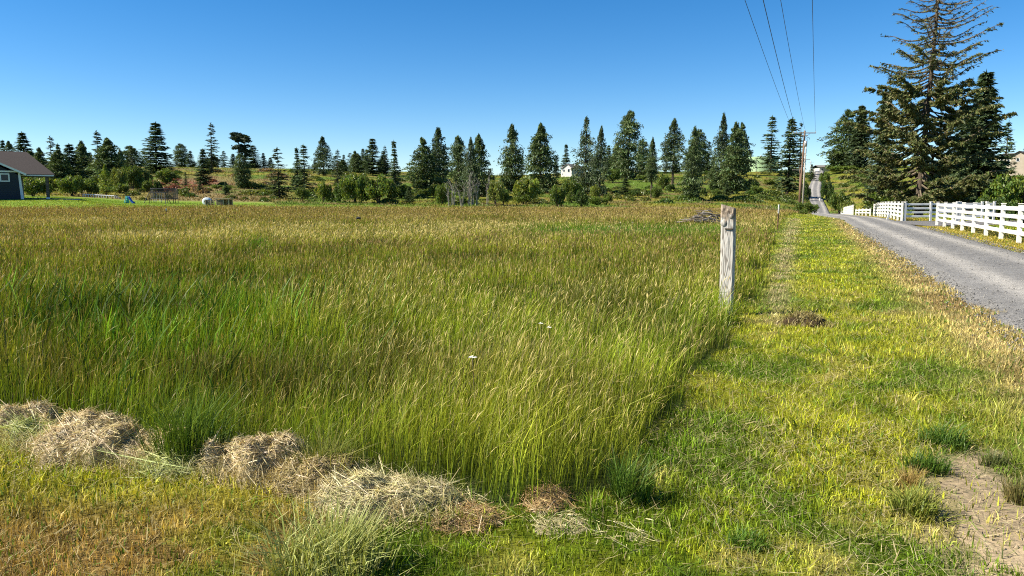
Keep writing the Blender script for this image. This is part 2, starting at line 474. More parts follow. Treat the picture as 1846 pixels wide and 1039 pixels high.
def lawn_tint(x, y):
    """own colour of the mown turf: green, lime, straw, brown by place"""
    d = np.hypot(x, y)
    n1 = fbm(x / 1.1, y / 1.1, 101); n2 = fbm(x / .35, y / .35, 131); n3 = fbm(x / 3.5, y / 3.5, 151)
    green = np.array([.130, .215, .011]); lime = np.array([.40, .42, .026]); straw = np.array([.56, .46, .16]); brown = np.array([.40, .25, .105])
    t = sstep(.36, .62, n1 * .6 + n2 * .4)[..., None]
    c = mix(green, lime, t)
    dry = sstep(.54, .74, n3 * .4 + n2 * .6)
    # dry corner in front of the hay
    u = x / np.maximum(y, .1)
    corner = sstep(-.12, -.30, u) * sstep(4.3, 3.3, y)
    dry = np.maximum(dry * .7, corner * sstep(.38, .60, n1 * .5 + n2 * .5) * .95)
    off = road_off(x, y)
    vergeL = np.exp(-((off + 2.0) / .62) ** 2) * sstep(75, 50, d) * sstep(.15, .42, n2) * 1.2
    vergeB = np.clip(np.exp(-((off + 1.95) / .50) ** 4) * sstep(78, 50, d) * (.55 + .9 * n2), 0, 1)
    vergeR = sstep(1.6, 1.9, off) * sstep(5.2, 4.4, off) * 1.1 * (.45 + .8 * n2)
    dry = np.clip(np.maximum(np.maximum(dry, vergeL * 1.1), vergeR), 0, 1)
    gold = np.array([.44, .33, .055]); isR = (off > 1.5)[..., None]
    c = mix(c, mix(np.where(isR, gold, straw), brown, np.clip(corner * 1.5 * sstep(.25, .5, n3 + .1), 0, 1)[..., None]), dry[..., None] * .9)
    c = mix(c, mix(np.array([.37, .26, .11]), np.array([.58, .46, .19]), sstep(.3, .65, n1)[..., None]), vergeB[..., None] * .92)
    # the pale line of clippings along the strip
    fx = np.interp(y, [6, 12, 20, 35, 60], [(1395 - 923) / FPX * 6, (1405 - 923) / FPX * 12, (1415 - 923) / FPX * 20, (1425 - 923) / FPX * 35, (1430 - 923) / FPX * 60])
    ln = np.exp(-((x - fx) / (.12 + .007 * y)) ** 2) * sstep(.30, .52, n2) * sstep(8.5, 11, y)
    c = mix(c, np.array([.50, .42, .24]), ln[..., None] * .85)
    return c

def hill_tint(x, y):
    n1 = fbm(x / 14, y / 14, 201); n2 = fbm(x / 5, y / 5, 221)
    u = x / np.maximum(y, 1)
    olive = np.array([.21, .205, .030]); green = np.array([.095, .155, .020]); brown = np.array([.19, .13, .06]); red = np.array([.22, .09, .06])
    c = mix(green, olive, sstep(.4, .6, n1)[..., None])
    c = mix(c, brown, (sstep(.52, .68, n2) * .8)[..., None])
    rd_ = np.exp(-((u + .42) / .06) ** 2) * np.exp(-((y - 225) / 38) ** 2) * sstep(.42, .58, n2)
    c = mix(c, red, np.clip(rd_ * 1.3, 0, .9)[..., None])
    lb = np.exp(-((u + .40) / .10) ** 2) * sstep(300, 230, y) * sstep(.36, .5, n1)
    c = mix(c, np.array([.20, .145, .075]), np.clip(lb, 0, .75)[..., None])
    strip = sstep(.35, .5, n2) * np.exp(-((y - 137) / 9) ** 2) * sstep(.0, .1, u) * sstep(.42, .36, u)
    c = mix(c, np.array([.34, .24, .12]), np.clip(strip * 1.2, 0, .9)[..., None])
    return c

def house_lawn(x, y):
    u = x / np.maximum(y, 1)
    return sstep(-.30, -.34, u) * sstep(160, 150, y)

def ground_tint(x, y):
    d = np.hypot(x, y)
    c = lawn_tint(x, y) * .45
    c = mix(c, hill_tint(x, y), sstep(122, 138, y)[..., None])
    hl = house_lawn(x, y)[..., None]
    c = mix(c, np.array([.17, .27, .03]) * (.8 + .4 * fbm(x / 3, y / 3, 77)[..., None]), hl * sstep(60, 90, y)[..., None])
    # lawn beyond the far field edge, centre
    u = x / np.maximum(y, 1)
    cl = sstep(120, 126, y) * sstep(146, 138, y) * sstep(-.05, -.12, u)
    c = mix(c, np.array([.18, .27, .03]), np.clip(cl, 0, 1)[..., None])
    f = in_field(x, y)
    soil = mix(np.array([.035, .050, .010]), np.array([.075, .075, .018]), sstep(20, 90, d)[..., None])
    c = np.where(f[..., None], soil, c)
    p = sum(in_poly(*(lambda a: (a[0] + dx, a[1] + dy))(wob(x, y, .5)), PATH).astype(float) for dx, dy in ((0, 0), (.07, .03), (-.07, .04), (.03, -.08), (-.04, .1))) / 5
    c = mix(c, mix(np.array([.36, .28, .18]), np.array([.52, .425, .29]), fbm(x / .5, y / .5, 71, 1)[..., None]), p[..., None])
    return c

# ------------------------------------------------------------------ ground sheet
def build_ground():
    az = np.concatenate([np.linspace(-180, -48, 34)[:-1], np.linspace(-48, 48, 310), np.linspace(48, 180, 34)[1:]])
    r = np.concatenate([[.0], [.5, 1.0, 1.6], np.geomspace(2.2, 12, 200), np.geomspace(12.12, 700, 210), np.geomspace(760, 4000, 12)])
    A, RR = np.meshgrid(np.radians(az), r, indexing='ij')
    X, Y = np.sin(A) * RR, np.cos(A) * RR
    Z = ground_z(X, Y)
    off = road_off(X, Y)
    Z = Z - .05 * sstep(2.1, 1.5, np.abs(off)) * (1 + .02 * RR)
    V = np.stack([X, Y, Z], -1).reshape(-1, 3)
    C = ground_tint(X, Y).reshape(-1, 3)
    na, nr = len(az), len(r)
    I, J = np.meshgrid(np.arange(na - 1), np.arange(nr - 1), indexing='ij')
    a = (I * nr + J).ravel()
    F = np.stack([a, a + 1, a + nr + 1, a + nr], -1)[:, ::-1]
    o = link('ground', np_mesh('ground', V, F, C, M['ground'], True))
    tag(o, 'rough ground under field, mown strip and hillside', kind='structure')
build_ground()

def strip(name, pts, hws, tint_fn, mat, cross=13, lift=.03, lip=.06):
    """ribbon over the ground"""
    pts = np.array(pts, float); t = np.gradient(pts, axis=0); t /= np.linalg.norm(t, axis=1)[:, None]
    nrm = np.stack([t[:, 1], -t[:, 0]], -1)
    s = np.linspace(-1, 1, cross)
    jig = (fbm(pts[:, 0] / .8, pts[:, 1] / .8, 43) - .5)
    X = pts[:, 0][:, None] + nrm[:, 0][:, None] * s[None] * hws[:, None]
    Y = pts[:, 1][:, None] + nrm[:, 1][:, None] * s[None] * hws[:, None]
    edge = (np.abs(s) > .95)[None] * (fbm(X / .5, Y / .5, 91) - .5) * .7
    X = X + nrm[:, 0][:, None] * edge; Y = Y + nrm[:, 1][:, None] * edge
    Zc = ground_z(X, Y)
    Z = Zc + lift + .0012 * np.maximum(Y, 0) + .05 * (1 - s[None] ** 2)
    Z[:, 0] = Zc[:, 0] - lip; Z[:, -1] = Zc[:, -1] - lip
    V = np.stack([X, Y, Z], -1).reshape(-1, 3)
    C = tint_fn(X, Y, np.broadcast_to(s[None], X.shape)).reshape(-1, 3)
    n, m = X.shape
    I, J = np.meshgrid(np.arange(n - 1), np.arange(m - 1), indexing='ij')
    a = (I * m + J).ravel()
    F = np.stack([a, a + 1, a + m + 1, a + m], -1)
    return np_mesh(name, V, F, C, mat, True)

def road_tint(X, Y, s):
    base = np.array([.150, .148, .146])
    tr = np.exp(-((np.abs(s) - .45) / .16) ** 2)
    n = fbm(X / 1.1, Y / 4, 61)
    c = mix(base, np.array([.330, .315, .290]), (tr * (.45 + .6 * n))[..., None])
    c = c * (.82 + .36 * fbm(X / .5, Y / .5, 63))[..., None]
    return c

ys = np.concatenate([np.linspace(-60, 4, 40), np.geomspace(4.2, 520, 420)])
rx = np.interp(ys, ROAD[:, 1], ROAD[:, 0])
k = np.ones(7) / 7
rxs = rx.copy(); rxs[3:-3] = np.convolve(rx, k, 'valid')
rw = np.interp(ys, ROAD[:, 1], ROAD[:, 2])
tag(link('gravel_road', strip('gravel_road', np.stack([rxs, ys], -1), rw, road_tint, M['gravel'], 17)), 'grey gravel road with pale wheel tracks climbing the hill', kind='structure')

def drive_tint(X, Y, s):
    return np.array([.13, .127, .125]) * (.8 + .4 * fbm(X / .6, Y / .6, 66))[..., None]
dpts = np.stack([np.linspace(rd(50)[0] + .4, rd(50)[0] + 48, 60), np.full(60, 50.6)], -1)
dhw = np.interp(np.arange(60), [0, 3, 8, 60], [7.5, 5.2, 4.2, 4.2])
tag(link('driveway', strip('driveway', dpts, dhw, drive_tint, M['gravel'], 17, -.05, -.01)), 'dark gravel driveway turning off the road between white fences', kind='structure')

# loose stones on the road
def gravel_stones():
    n = 5200
    Y = 7 + 33 * rng.random(n) ** 1.4
    s = np.where(rng.random(n) < .5, rng.uniform(-1.12, 1.12, n), np.sign(rng.random(n) - .5) * (1 + .12 * rng.normal(size=n)))
    cx = np.interp(Y, ys, rxs) + s * 1.75 / RDIR[1]
    X = cx
    sz = rng.uniform(.006, .018, n) * (1 + .02 * Y)
    base = np.array([[1, 0, 0], [0, 1, 0], [-1, 0, 0], [0, -1, 0], [0, 0, .8], [0, 0, -.5]])
    V = base[None] * sz[:, None, None] * rng.uniform(.6, 1.3, (n, 6, 3))
    a = rng.random(n) * 6.28; ca, sa = np.cos(a)[:, None], np.sin(a)[:, None]
    V = np.stack([V[..., 0] * ca - V[..., 1] * sa, V[..., 0] * sa + V[..., 1] * ca, V[..., 2]], -1)
    zz = ground_z(X, Y) + .03 + .0012 * Y + .05 * np.maximum(1 - s ** 2, -.5)
    V += np.stack([X, Y, zz], -1)[:, None]
    f = np.array([[0, 1, 4], [1, 2, 4], [2, 3, 4], [3, 0, 4], [1, 0, 5], [2, 1, 5], [3, 2, 5], [0, 3, 5]])
    F = (f[None] + (np.arange(n) * 6)[:, None, None]).reshape(-1, 3)
    C = np.repeat(rng.uniform(.09, .24, (n, 1)) * np.array([[1, .98, .94]]), 6, 0)
    o = link('gravel', np_mesh('gravel', V.reshape(-1, 3), F, C, M['gravel']))
    tag(o, 'loose grey stones scattered along the gravel road', 'gravel', kind='stuff')
gravel_stones()

# ------------------------------------------------------------------ grass
def blade_mesh(name, P, h, w, yaw, lean_dir, lean, cb, ct, seg2, mat, head=None):
    """P (n,3) foot points; each blade is a tapered bent ribbon; head = (mask, length, width, colour)"""
    n = len(P)
    wx, wy = np.cos(yaw) * w / 2, np.sin(yaw) * w / 2
    lx, ly = np.cos(lean_dir) * lean, np.sin(lean_dir) * lean
    z = np.zeros(n)
    W = np.stack([wx, wy, z], -1)
    top = P + np.stack([lx * h, ly * h, h * np.sqrt(np.maximum(1 - lean ** 2 * (.8 + .18 * (lean > .88)), .02))], -1)
    mid = P + np.stack([lx * h * (.28 + .2 * (lean > .88)), ly * h * (.28 + .2 * (lean > .88)), h * np.where(lean > .88, .16, .56)], -1)
    Vs, Fs, Cs = [], [], []
    a = np.nonzero(seg2)[0]
    V = np.stack([P[a] - W[a], P[a] + W[a], mid[a] - W[a] * .8, mid[a] + W[a] * .8, top[a]], 1)
    f = np.array([[0, 1, 3], [0, 3, 2], [2, 3, 4]])
    Vs.append(V.reshape(-1, 3)); Fs.append((f[None] + (np.arange(len(a)) * 5)[:, None, None]).reshape(-1, 3))
    cm = cb[a] * .45 + ct[a] * .55
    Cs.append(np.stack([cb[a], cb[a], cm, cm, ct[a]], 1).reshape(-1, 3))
    k0 = len(a) * 5
    b = np.nonzero(~seg2)[0]
    if len(b):
        V = np.stack([P[b] - W[b], P[b] + W[b], top[b]], 1)
        Vs.append(V.reshape(-1, 3)); Fs.append(np.arange(len(b) * 3).reshape(-1, 3) + k0)
        Cs.append(np.stack([cb[b], cb[b], ct[b]], 1).reshape(-1, 3)); k0 += len(b) * 3
    if head is not None:
        hm, hl, hw, hc = head
        e = np.nonzero(hm)[0]
        dirx = np.stack([lx, ly, .9 - lean], -1)[e]; dirx /= np.linalg.norm(dirx, axis=1)[:, None]
        We = W[e] / np.maximum(w[e], 1e-6)[:, None] * hw[e][:, None]
        p0 = top[e] - dirx * hl[e][:, None] * .35; p1 = top[e] + dirx * hl[e][:, None] * .15; p2 = top[e] + dirx * hl[e][:, None] * .65 + np.array([0, 0, -.15]) * hl[e][:, None]
        V = np.stack([p0, p1 - We, p1 + We, p2], 1)
        f = np.array([[0, 2, 1], [1, 2, 3]])
        Vs.append(V.reshape(-1, 3)); Fs.append((f[None] + (np.arange(len(e)) * 4)[:, None, None]).reshape(-1, 3) + k0)
        Cs.append(np.repeat(hc[e], 4, 0))
    return np_mesh(name, np.concatenate(Vs), np.concatenate(Fs), np.concatenate(Cs), mat)

def scatter(n, y0, y1, dens, umin=-.78, umax=.78):
    """n points in the view wedge; dens(Y) is the wanted density per square metre up to a factor"""
    g = np.geomspace(y0, y1, 800); wgt = dens(g) * g
    cdf = np.concatenate([[0], np.cumsum((wgt[1:] + wgt[:-1]) / 2 * np.diff(g))]); cdf /= cdf[-1]
    Y = np.interp(rng.random(n), cdf, g)
    return rng.uniform(umin, umax, n) * Y, Y

def tall_grass():
    x, y = scatter(640000, 2.9, 136, lambda d: (5 / d) / (1 + d / 36))
    k = in_field(x, y); x, y = x[k], y[k]
    n = len(x); d = np.hypot(x, y)
    z = ground_z(x, y)
    u = x / y
    n1 = fbm(x / 2.2, y / 2.2, 301); n2 = fbm(x / .6, y / .6, 311); n3 = fbm(x / 9, y / 9, 321); n4 = fbm(x / 26, y / 14, 331)
    # distance inside the edge thins out the height
    h = .385 * (.52 + .9 * n1) * rng.uniform(.45, 1.22, n) * (.66 + .68 * n2)
    reed = np.exp(-((u + .50) / .20) ** 2) * np.exp(-((y - 9.0) / 2.6) ** 2)
    n5 = fbm(x / .28, y / .28, 341)
    broad = rng.random(n) < reed * .30
    h = h * (1 + .25 * reed); h = np.where(broad, h * rng.uniform(1.0, 1.45, n), h)
    for q_, k_ in ((.14, .8),):
        h = np.where(in_poly(*wob(x + q_, y - q_ * .35, .35), FIELD), h, h * k_)
    # second taller stand by the hay
    st = np.exp(-((u + .03) / .16) ** 2) * np.exp(-((y - 5.2) / 1.2) ** 2)
    h *= 1 + .25 * st
    nearpost = np.exp(-(((x - 2.9) / .8) ** 2 + ((y - 10.2) / 1.3) ** 2))
    h *= 1 + .36 * nearpost
    w = .0036 * np.maximum(d / 5, .8) ** .95 * rng.uniform(.6, 1.5, n)
    w = np.where(broad, w * 2.6, w)
    yaw = rng.random(n) * math.pi
    ld = np.where(rng.random(n) < .35, rng.normal(.1, .7, n), rng.random(n) * 6.28)
    lean = np.clip(np.abs(rng.normal(.12, .17, n)) + .18 * sstep(.50, .60, n3) * rng.random(n), 0, .9)
    lodged = .28 * sstep(.48, .56, n3) > rng.random(n)
    ld = np.where(lodged, rng.normal(.15, .45, n), ld)
    lean = np.where(broad, rng.uniform(.12, .5, n), lean)
    arch = rng.random(n) < .06
    lean = np.where(arch, rng.uniform(.4, .85, n), lean); ld = np.where(arch, rng.normal(.2, .5, n), ld)
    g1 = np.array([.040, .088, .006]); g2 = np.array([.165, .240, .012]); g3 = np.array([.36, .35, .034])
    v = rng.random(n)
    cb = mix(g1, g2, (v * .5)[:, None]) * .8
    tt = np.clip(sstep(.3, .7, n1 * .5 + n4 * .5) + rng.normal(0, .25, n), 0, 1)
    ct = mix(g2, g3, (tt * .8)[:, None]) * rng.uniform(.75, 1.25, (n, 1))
    ct = np.where(broad[:, None], np.array([.085, .18, .015]) * rng.uniform(.7, 1.4, (n, 1)), ct)
    clump = (.25 + 1.5 * n5)[:, None] * np.clip(np.exp(rng.normal(-.05, .32, (n, 1))), .35, 2)  # clump tones; wide per-blade brightness spread imitates highlights and shadows among the blades
    cb = cb * clump; ct = ct * clump
    cb = cb * (.7 + .6 * n1)[:, None]; ct = ct * (.72 + .56 * sstep(.3, .65, n1 * .5 + n3 * .5))[:, None]
    bp_ = sstep(.50, .64, fbm(x / 1.1, y / .8, 351) * .7 + n3 * .3)[:, None]
    ct = mix(ct, np.array([.22, .16, .05]) * rng.uniform(.6, 1.4, (n, 1)), bp_ * (rng.random((n, 1)) < .55) * .8)
    dk = sstep(.48, .62, fbm(x / 1.6, y / 1.2, 361))[:, None]
    cb = cb * (1 - .35 * dk); ct = ct * (1 - .38 * dk)
    straw = rng.random(n) < .04
    ct = np.where(straw[:, None], np.array([.42, .34, .14]) * rng.uniform(.6, 1.1, (n, 1)), ct)
    # green band without heads, mid field
    gp = np.exp(-((y - (31 + 6 * n4)) / 6.5) ** 2) * sstep(-.02, .05, u) * sstep(.34, .26, u)
    gp2 = np.exp(-(((u + .34) / .02) ** 2 + ((y - 24) / 3) ** 2)) + np.exp(-(((u + .055) / .05) ** 2 + ((y - 92) / 6) ** 2))
    gp = np.clip(gp + gp2, 0, 1) * sstep(.25, .5, n3 * .4 + n1 * .6 + .2)
    ct = mix(ct, np.array([.10, .235, .016]) * rng.uniform(.8, 1.2, (n, 1)), gp[:, None] * .9)
    # seed heads: few near the hay, many across the open field
    dens = (.12 + .28 * sstep(7, 17, d) + .18 * sstep(26, 70, d)) * (.35 + 1.1 * sstep(.34, .62, n1 * .6 + n3 * .4)) * (1 - .9 * gp) * (1 - .7 * reed) + .25 * st
    hm = ((rng.random(n) < dens) | (arch & (rng.random(n) < .6) & (gp < .4))) & ~broad
    hl = rng.uniform(.05, .13, n) * (1 + d / 60); hw = np.maximum(.0044 * (d / 5) ** .86, .0036) * rng.uniform(.6, 1.3, n)
    pale = sstep(.46, .62, n3 * .5 + n1 * .5) * sstep(70, 22, d)
    tan_ = np.array([.58, .48, .18]); och = np.array([.31, .235, .06]); pur = np.array([.19, .12, .05])
    q = rng.random(n)[:, None]
    bz = sstep(.48, .62, n2 * .4 + n4 * .6)[:, None] * (d < 40)[:, None]
    pur = np.array([.19, .12, .05]) ; och = mix(och, np.array([.26, .16, .07]), bz)
    hc = mix(mix(pur, och, q), tan_, np.clip(pale[:, None] * .85 + (rng.random((n, 1)) < .15) * .6, 0, 1)) * rng.uniform(.7, 1.25, (n, 1))
    P = np.stack([x, y, z - .01], -1)
    seg2 = d < 26
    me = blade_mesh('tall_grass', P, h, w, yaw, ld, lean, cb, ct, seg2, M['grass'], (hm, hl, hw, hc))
    tag(link('tall_grass', me), 'unmown field of tall green grass with tan seed heads', 'grass', kind='stuff')

def mown_ok(x, y):
    off = road_off(x, y)
    return ~in_field(x, y) & (np.abs(off) > 1.72 + (fbm(x / .4, y / .4, 87) - .5) * .5) & ~driveway_mask(x, y)

def mown_grass():
    x, y = scatter(1050000, 2.4, 112, lambda d: (4 / d) ** 1.55)
    k = mown_ok(x, y)
    k &= ~(in_poly(*wob(x, y, .5), PATH) & (rng.random(len(x)) > .10 + .6 * sstep(.42, .66, fbm(x / .5, y / .5, 441))))
    x, y = x[k], y[k]; n = len(x); d = np.hypot(x, y); z = ground_z(x, y)
    n1 = fbm(x / .5, y / .5, 401); n2 = fbm(x / 1.6, y / 1.6, 411)
    off = road_off(x, y)
    h = (.018 + .038 * n1 + .028 * n2) * rng.uniform(.5, 1.5, n)
    tuft = fbm(x / .22, y / .22, 421) > .66
    h = np.where(tuft, h * 1.7, h)
    w = .0040 * np.maximum(d / 4, .75) ** .92 * rng.uniform(.5, 1.5, n)
    wide = rng.random(n) < .16
    w = np.where(wide, w * 2.2, w); h = np.where(wide, h * .8, h)
    lean = np.clip(np.abs(rng.normal(.45, .28, n)), 0, .97)
    clip_ = rng.random(n) < .05 + .16 * sstep(.5, .7, n2)
    lean = np.where(clip_, rng.uniform(.9, .98, n), lean); h = np.where(clip_, rng.uniform(.04, .13, n), h); w = np.where(clip_, w * .7, w)
    base = lawn_tint(x, y)
    c = base * np.clip(np.exp(rng.normal(-.06, .38, (n, 1))), .3, 2) * (.12 + 1.75 * fbm(x / .15, y / .15, 431))[:, None]  # brightness varied per blade to paint in highlights and shadowed gaps of the turf
    c = np.where((clip_ | (rng.random(n) < .06))[:, None], np.array([.50, .42, .20]) * rng.uniform(.6, 1.1, (n, 1)), c)
    c = np.where((wide & (rng.random(n) < .6))[:, None], np.array([.13, .22, .025]) * rng.uniform(.7, 1.3, (n, 1)), c)
    P = np.stack([x, y, z - .004], -1)
    P[:, 2] += np.where(clip_, rng.uniform(.01, .05, n), 0)
    me = blade_mesh('mown_grass', P, h, w, rng.random(n) * math.pi, rng.random(n) * 6.28, lean, c * .75, c, (d < 5.5), M['grass'])
    tag(link('mown_grass', me), 'mown grass strip, green to straw, with clippings lying on it', 'grass', kind='stuff')

def hill_grass():
    x, y = scatter(110000, 118, 365, lambda d: 1 / d ** 1.3, -.8, .8)
    hl = house_lawn(x, y) > .3
    k = ~in_field(x, y) & ~hl & (np.abs(road_off(x, y)) > 2.4)
    x, y = x[k], y[k]; n = len(x); z = ground_z(x, y)
    n1 = fbm(x / 6, y / 6, 501)
    lo = sstep(138, 150, y)
    h = (.25 + .75 * n1 * rng.random(n)) * (.35 + .65 * lo); w = rng.uniform(.12, .34, n)
    c = hill_tint(x, y) * rng.uniform(.6, 1.45, (n, 1))
    me = blade_mesh('hill_grass', np.stack([x, y, z - .05], -1), h, w, rng.random(n) * math.pi, rng.random(n) * 6.28, rng.uniform(0, .7, n), c * .7, c, np.zeros(n, bool), M['grass'])
    tag(link('hill_grass', me), 'rough grass and weeds covering the hillside below the trees', 'grass', kind='stuff')

def lawn_far():
    """short lawn round the house and along the far edge"""
    x, y = scatter(60000, 88, 150, lambda d: 1 / d, -.78, -.02)
    k = ~in_field(x, y) & ((house_lawn(x, y) > .3) | (y < 146))
    x, y = x[k], y[k]; n = len(x); z = ground_z(x, y)
    c = np.array([.19, .28, .03]) * rng.uniform(.6, 1.35, (n, 1)) * (.75 + .5 * fbm(x / 4, y / 4, 511)[:, None])
    me = blade_mesh('house_lawn', np.stack([x, y, z - .02], -1), rng.uniform(.05, .12, n), rng.uniform(.08, .16, n), rng.random(n) * math.pi, rng.random(n) * 6.28, rng.uniform(0, .7, n), c, c, np.zeros(n, bool), M['grass'])
    tag(link('house_lawn', me), 'bright clipped lawn round the dark house and play area', 'grass', kind='stuff')

tall_grass(); mown_grass(); hill_grass(); lawn_far()

# ------------------------------------------------------------------ trees
def quads_from(c, a, b):
    """leaf diamonds: centre c, half axes a, b"""
    V = np.stack([c - a, c - b, c + a, c + b], 1).reshape(-1, 3)
    F = np.arange(len(c) * 4).reshape(-1, 4)
    return V, F

def unit(v):
    return v / np.maximum(np.linalg.norm(v, axis=-1, keepdims=True), 1e-9)

def fir_crown(seed, H=10.0, Rr=2.2, base=.06, levels=32, per=9, droop=.25, power=.8, gap=.10, leaf=.29, tint=(.066, .108, .046)):
    g = np.random.default_rng(seed)
    C, A, B, K = [], [], [], []
    for i in range(levels):
        t = (i + g.uniform(-.3, .3)) / levels
        zt = H * (base + (1 - base) * t)
        env = Rr * (1 - t) ** power * (1 if t > .12 else .75 + 2 * t)
        for b in range(per):
            if g.random() < gap: continue
            az = g.random() * 6.283
            L = max(env * g.uniform(.62, 1.12), .18)
            m = max(3, int(L / .21))
            s = (np.arange(m) + .6) / m
            s = np.clip(s + g.uniform(-.06, .06, m), .05, 1)
            rr = s * L
            dz = -droop * rr * (1 - .75 * s) * (1.3 - t) + .10 * rr * t
            ctr = np.stack([np.cos(az) * rr, np.sin(az) * rr, zt + dz], -1)
            for rep in range(4):
                off = az + g.normal(0, .75, m)
                ln = leaf * g.uniform(.6, 1.25, m) * (1.1 - .35 * s)
                a = np.stack([np.cos(off) * ln, np.sin(off) * ln, g.normal(-.28, .22, m) * ln], -1)
                bb = unit(np.cross(a, g.normal(size=(m, 3)) * .5 + np.array([0, 0, 1.0]))) * (ln * .30)[:, None]
                C.append(ctr + a * .55 + g.normal(0, .05, (m, 3))); A.append(a); B.append(bb)
                K.append(np.clip(g.normal(1, .22, m) * g.uniform(.75, 1.25), .4, 1.8))
    # leader
    m = 8; zz = np.linspace(.93, 1.0, m) * H
    a = np.stack([g.normal(0, .12, m), g.normal(0, .12, m), np.full(m, .28)], -1)
    C.append(np.stack([np.zeros(m), np.zeros(m), zz], -1)); A.append(a); B.append(unit(np.cross(a, g.normal(size=(m, 3)))) * .05); K.append(np.ones(m))
    C, A, B, K = map(np.concatenate, (C, A, B, K))
    V, F = quads_from(C, A, B)
    col = np.array(tint)[None] * K[:, None] * np.stack([g.uniform(.85, 1.25, len(K)), np.ones(len(K)), g.uniform(.8, 1.1, len(K))], -1)
    return np_mesh('crown', V, F, np.repeat(col, 4, 0), M['needle'])

def cedar_crown(seed, H=10.0, Rr=2.0, base=.03, n=10000, prof=None, ragged=.48, leaf=.225, tint=(.074, .118, .042), thin_top=0.0):
    g = np.random.default_rng(seed)
    if prof is None: prof = ([0, .06, .25, .55, .8, .93, 1], [.6, .9, 1, .76, .40, .17, .02])
    # clumps = drooping boughs; sprays gather round them
    nb = 230
    tb = g.random(nb) ** .85 * .97; ab = g.random(nb) * 6.283
    rb = np.interp(tb, *prof) * Rr * (1 + ragged * g.normal(0, .45, nb)) * g.uniform(.75, 1.08, nb)
    keep = g.random(nb) > thin_top * tb
    tb, ab, rb = tb[keep], ab[keep], np.maximum(rb[keep], .06)
    k = g.integers(0, len(tb), n)
    s = g.random(n) ** .55
    rr = rb[k] * s
    zc = H * (base + (1 - base) * tb[k]) + rr * .18 - .5 * rr * s * s * .5 + g.normal(0, .16, n)
    az = ab[k] + g.normal(0, .22, n) / np.maximum(s, .3)
    C = np.stack([np.cos(az) * rr, np.sin(az) * rr, np.clip(zc, H * base * .6, H)], -1)
    ln = leaf * g.uniform(.55, 1.3, n) * (1 - .4 * tb[k])
    oa = az + g.normal(0, .6, n)
    A = np.stack([np.cos(oa) * ln * .75, np.sin(oa) * ln * .75, ln * g.normal(-.15, .55, n)], -1)
    B = unit(np.cross(A, g.normal(size=(n, 3)))) * (ln * .36)[:, None]
    bk = np.clip(g.normal(1, .28, len(tb)), .5, 1.7)
    K = bk[k] * np.clip(g.normal(1, .2, n), .5, 1.6)
    m = 14; zz = np.linspace(.9, 1.0, m) * H
    a = np.stack([g.normal(0, .12, m), g.normal(0, .12, m), np.full(m, .26)], -1)
    C = np.concatenate([C, np.stack([g.normal(0, .04, m), g.normal(0, .04, m), zz], -1)]); A = np.concatenate([A, a])
    B = np.concatenate([B, unit(np.cross(a, g.normal(size=(m, 3)))) * .06]); K = np.concatenate([K, np.ones(m)])
    V, F = quads_from(C, A, B)
    nn = len(K)
    col = np.array(tint)[None] * K[:, None] * np.stack([g.uniform(.85, 1.3, nn), np.ones(nn), g.uniform(.8, 1.1, nn)], -1)
    return np_mesh('crown', V, F, np.repeat(col, 4, 0), M['needle'])

def bush_crown(seed, n=4200, lobes=24, tint=(.095, .150, .026), leaf=.05, tall=1.0, low=.02):
    """unit bush: radius ~1, height ~1"""
    g = np.random.default_rng(seed)
    la = g.random(lobes) * 6.283; lr = np.sqrt(g.random(lobes)) * .68
    lz = low + .18 + g.random(lobes) ** .8 * .62 * (1 - .45 * lr)
    lc = np.stack([np.cos(la) * lr, np.sin(la) * lr, lz], -1); ls = g.uniform(.12, .34, lobes)
    k = g.integers(0, lobes, n)
    d = unit(g.normal(size=(n, 3)))
    rad = ls[k] * (.45 + .6 * g.random(n) ** .5)
    C = lc[k] + d * rad[:, None] * np.array([1, 1, .75 * tall])
    C[:, 2] = np.clip(C[:, 2], low, 1.05)
    A = unit(g.normal(size=(n, 3))) * (leaf * g.uniform(.6, 1.4, n))[:, None]
    B = unit(np.cross(A, g.normal(size=(n, 3)))) * (leaf * .62 * g.uniform(.6, 1.3, n))[:, None]
    K = np.clip(g.normal(1, .16, lobes), .6, 1.4)[k] * np.clip(g.normal(1, .22, n), .5, 1.7)
    V, F = quads_from(C, A, B)
    col = np.array(tint)[None] * K[:, None] * np.stack([g.uniform(.8, 1.35, n), np.ones(n), g.uniform(.7, 1.1, n)], -1)
    return np_mesh('crown', V, F, np.repeat(col, 4, 0), M['leaf'])

def trunk_mesh(seed, H=10.0, r=.16, lean=.1):
    g = np.random.default_rng(seed)
    mb = MB()
    pts = [(lean * math.sin(3 * t) * .4, lean * math.cos(2 * t) * .3 - lean * .3, H * t - .3 * (t == 0)) for t in np.linspace(0, .97, 7)]
    mb.tube(pts, [r * 1.35] + [r * (1 - .93 * t) + .008 for t in np.linspace(.05, .97, 6)], 7)
    for i in range(5):
        t = g.uniform(.15, .7); a = g.random() * 6.28; L = g.uniform(.4, 1.0)
        z = H * t
        mb.tube([(0, 0, z), (math.cos(a) * L * .6, math.sin(a) * L * .6, z + .05), (math.cos(a) * L, math.sin(a) * L, z - .05)], [.035, .022, .008], 4)
    return mb.mesh('trunk', M['bark'])

def stem_mesh(seed, n=6, spread=.55, r=.022):
    g = np.random.default_rng(seed); mb = MB()
    for i in range(n):
        a = g.random() * 6.28; q = spread * g.uniform(.25, 1)
        mb.tube([(0.03 * math.cos(a), .03 * math.sin(a), -.04), (math.cos(a) * q * .45, math.sin(a) * q * .45, .38), (math.cos(a) * q, math.sin(a) * q, .72)], [r * 1.3, r, r * .35], 5)
    return mb.mesh('trunk', M['bark'])

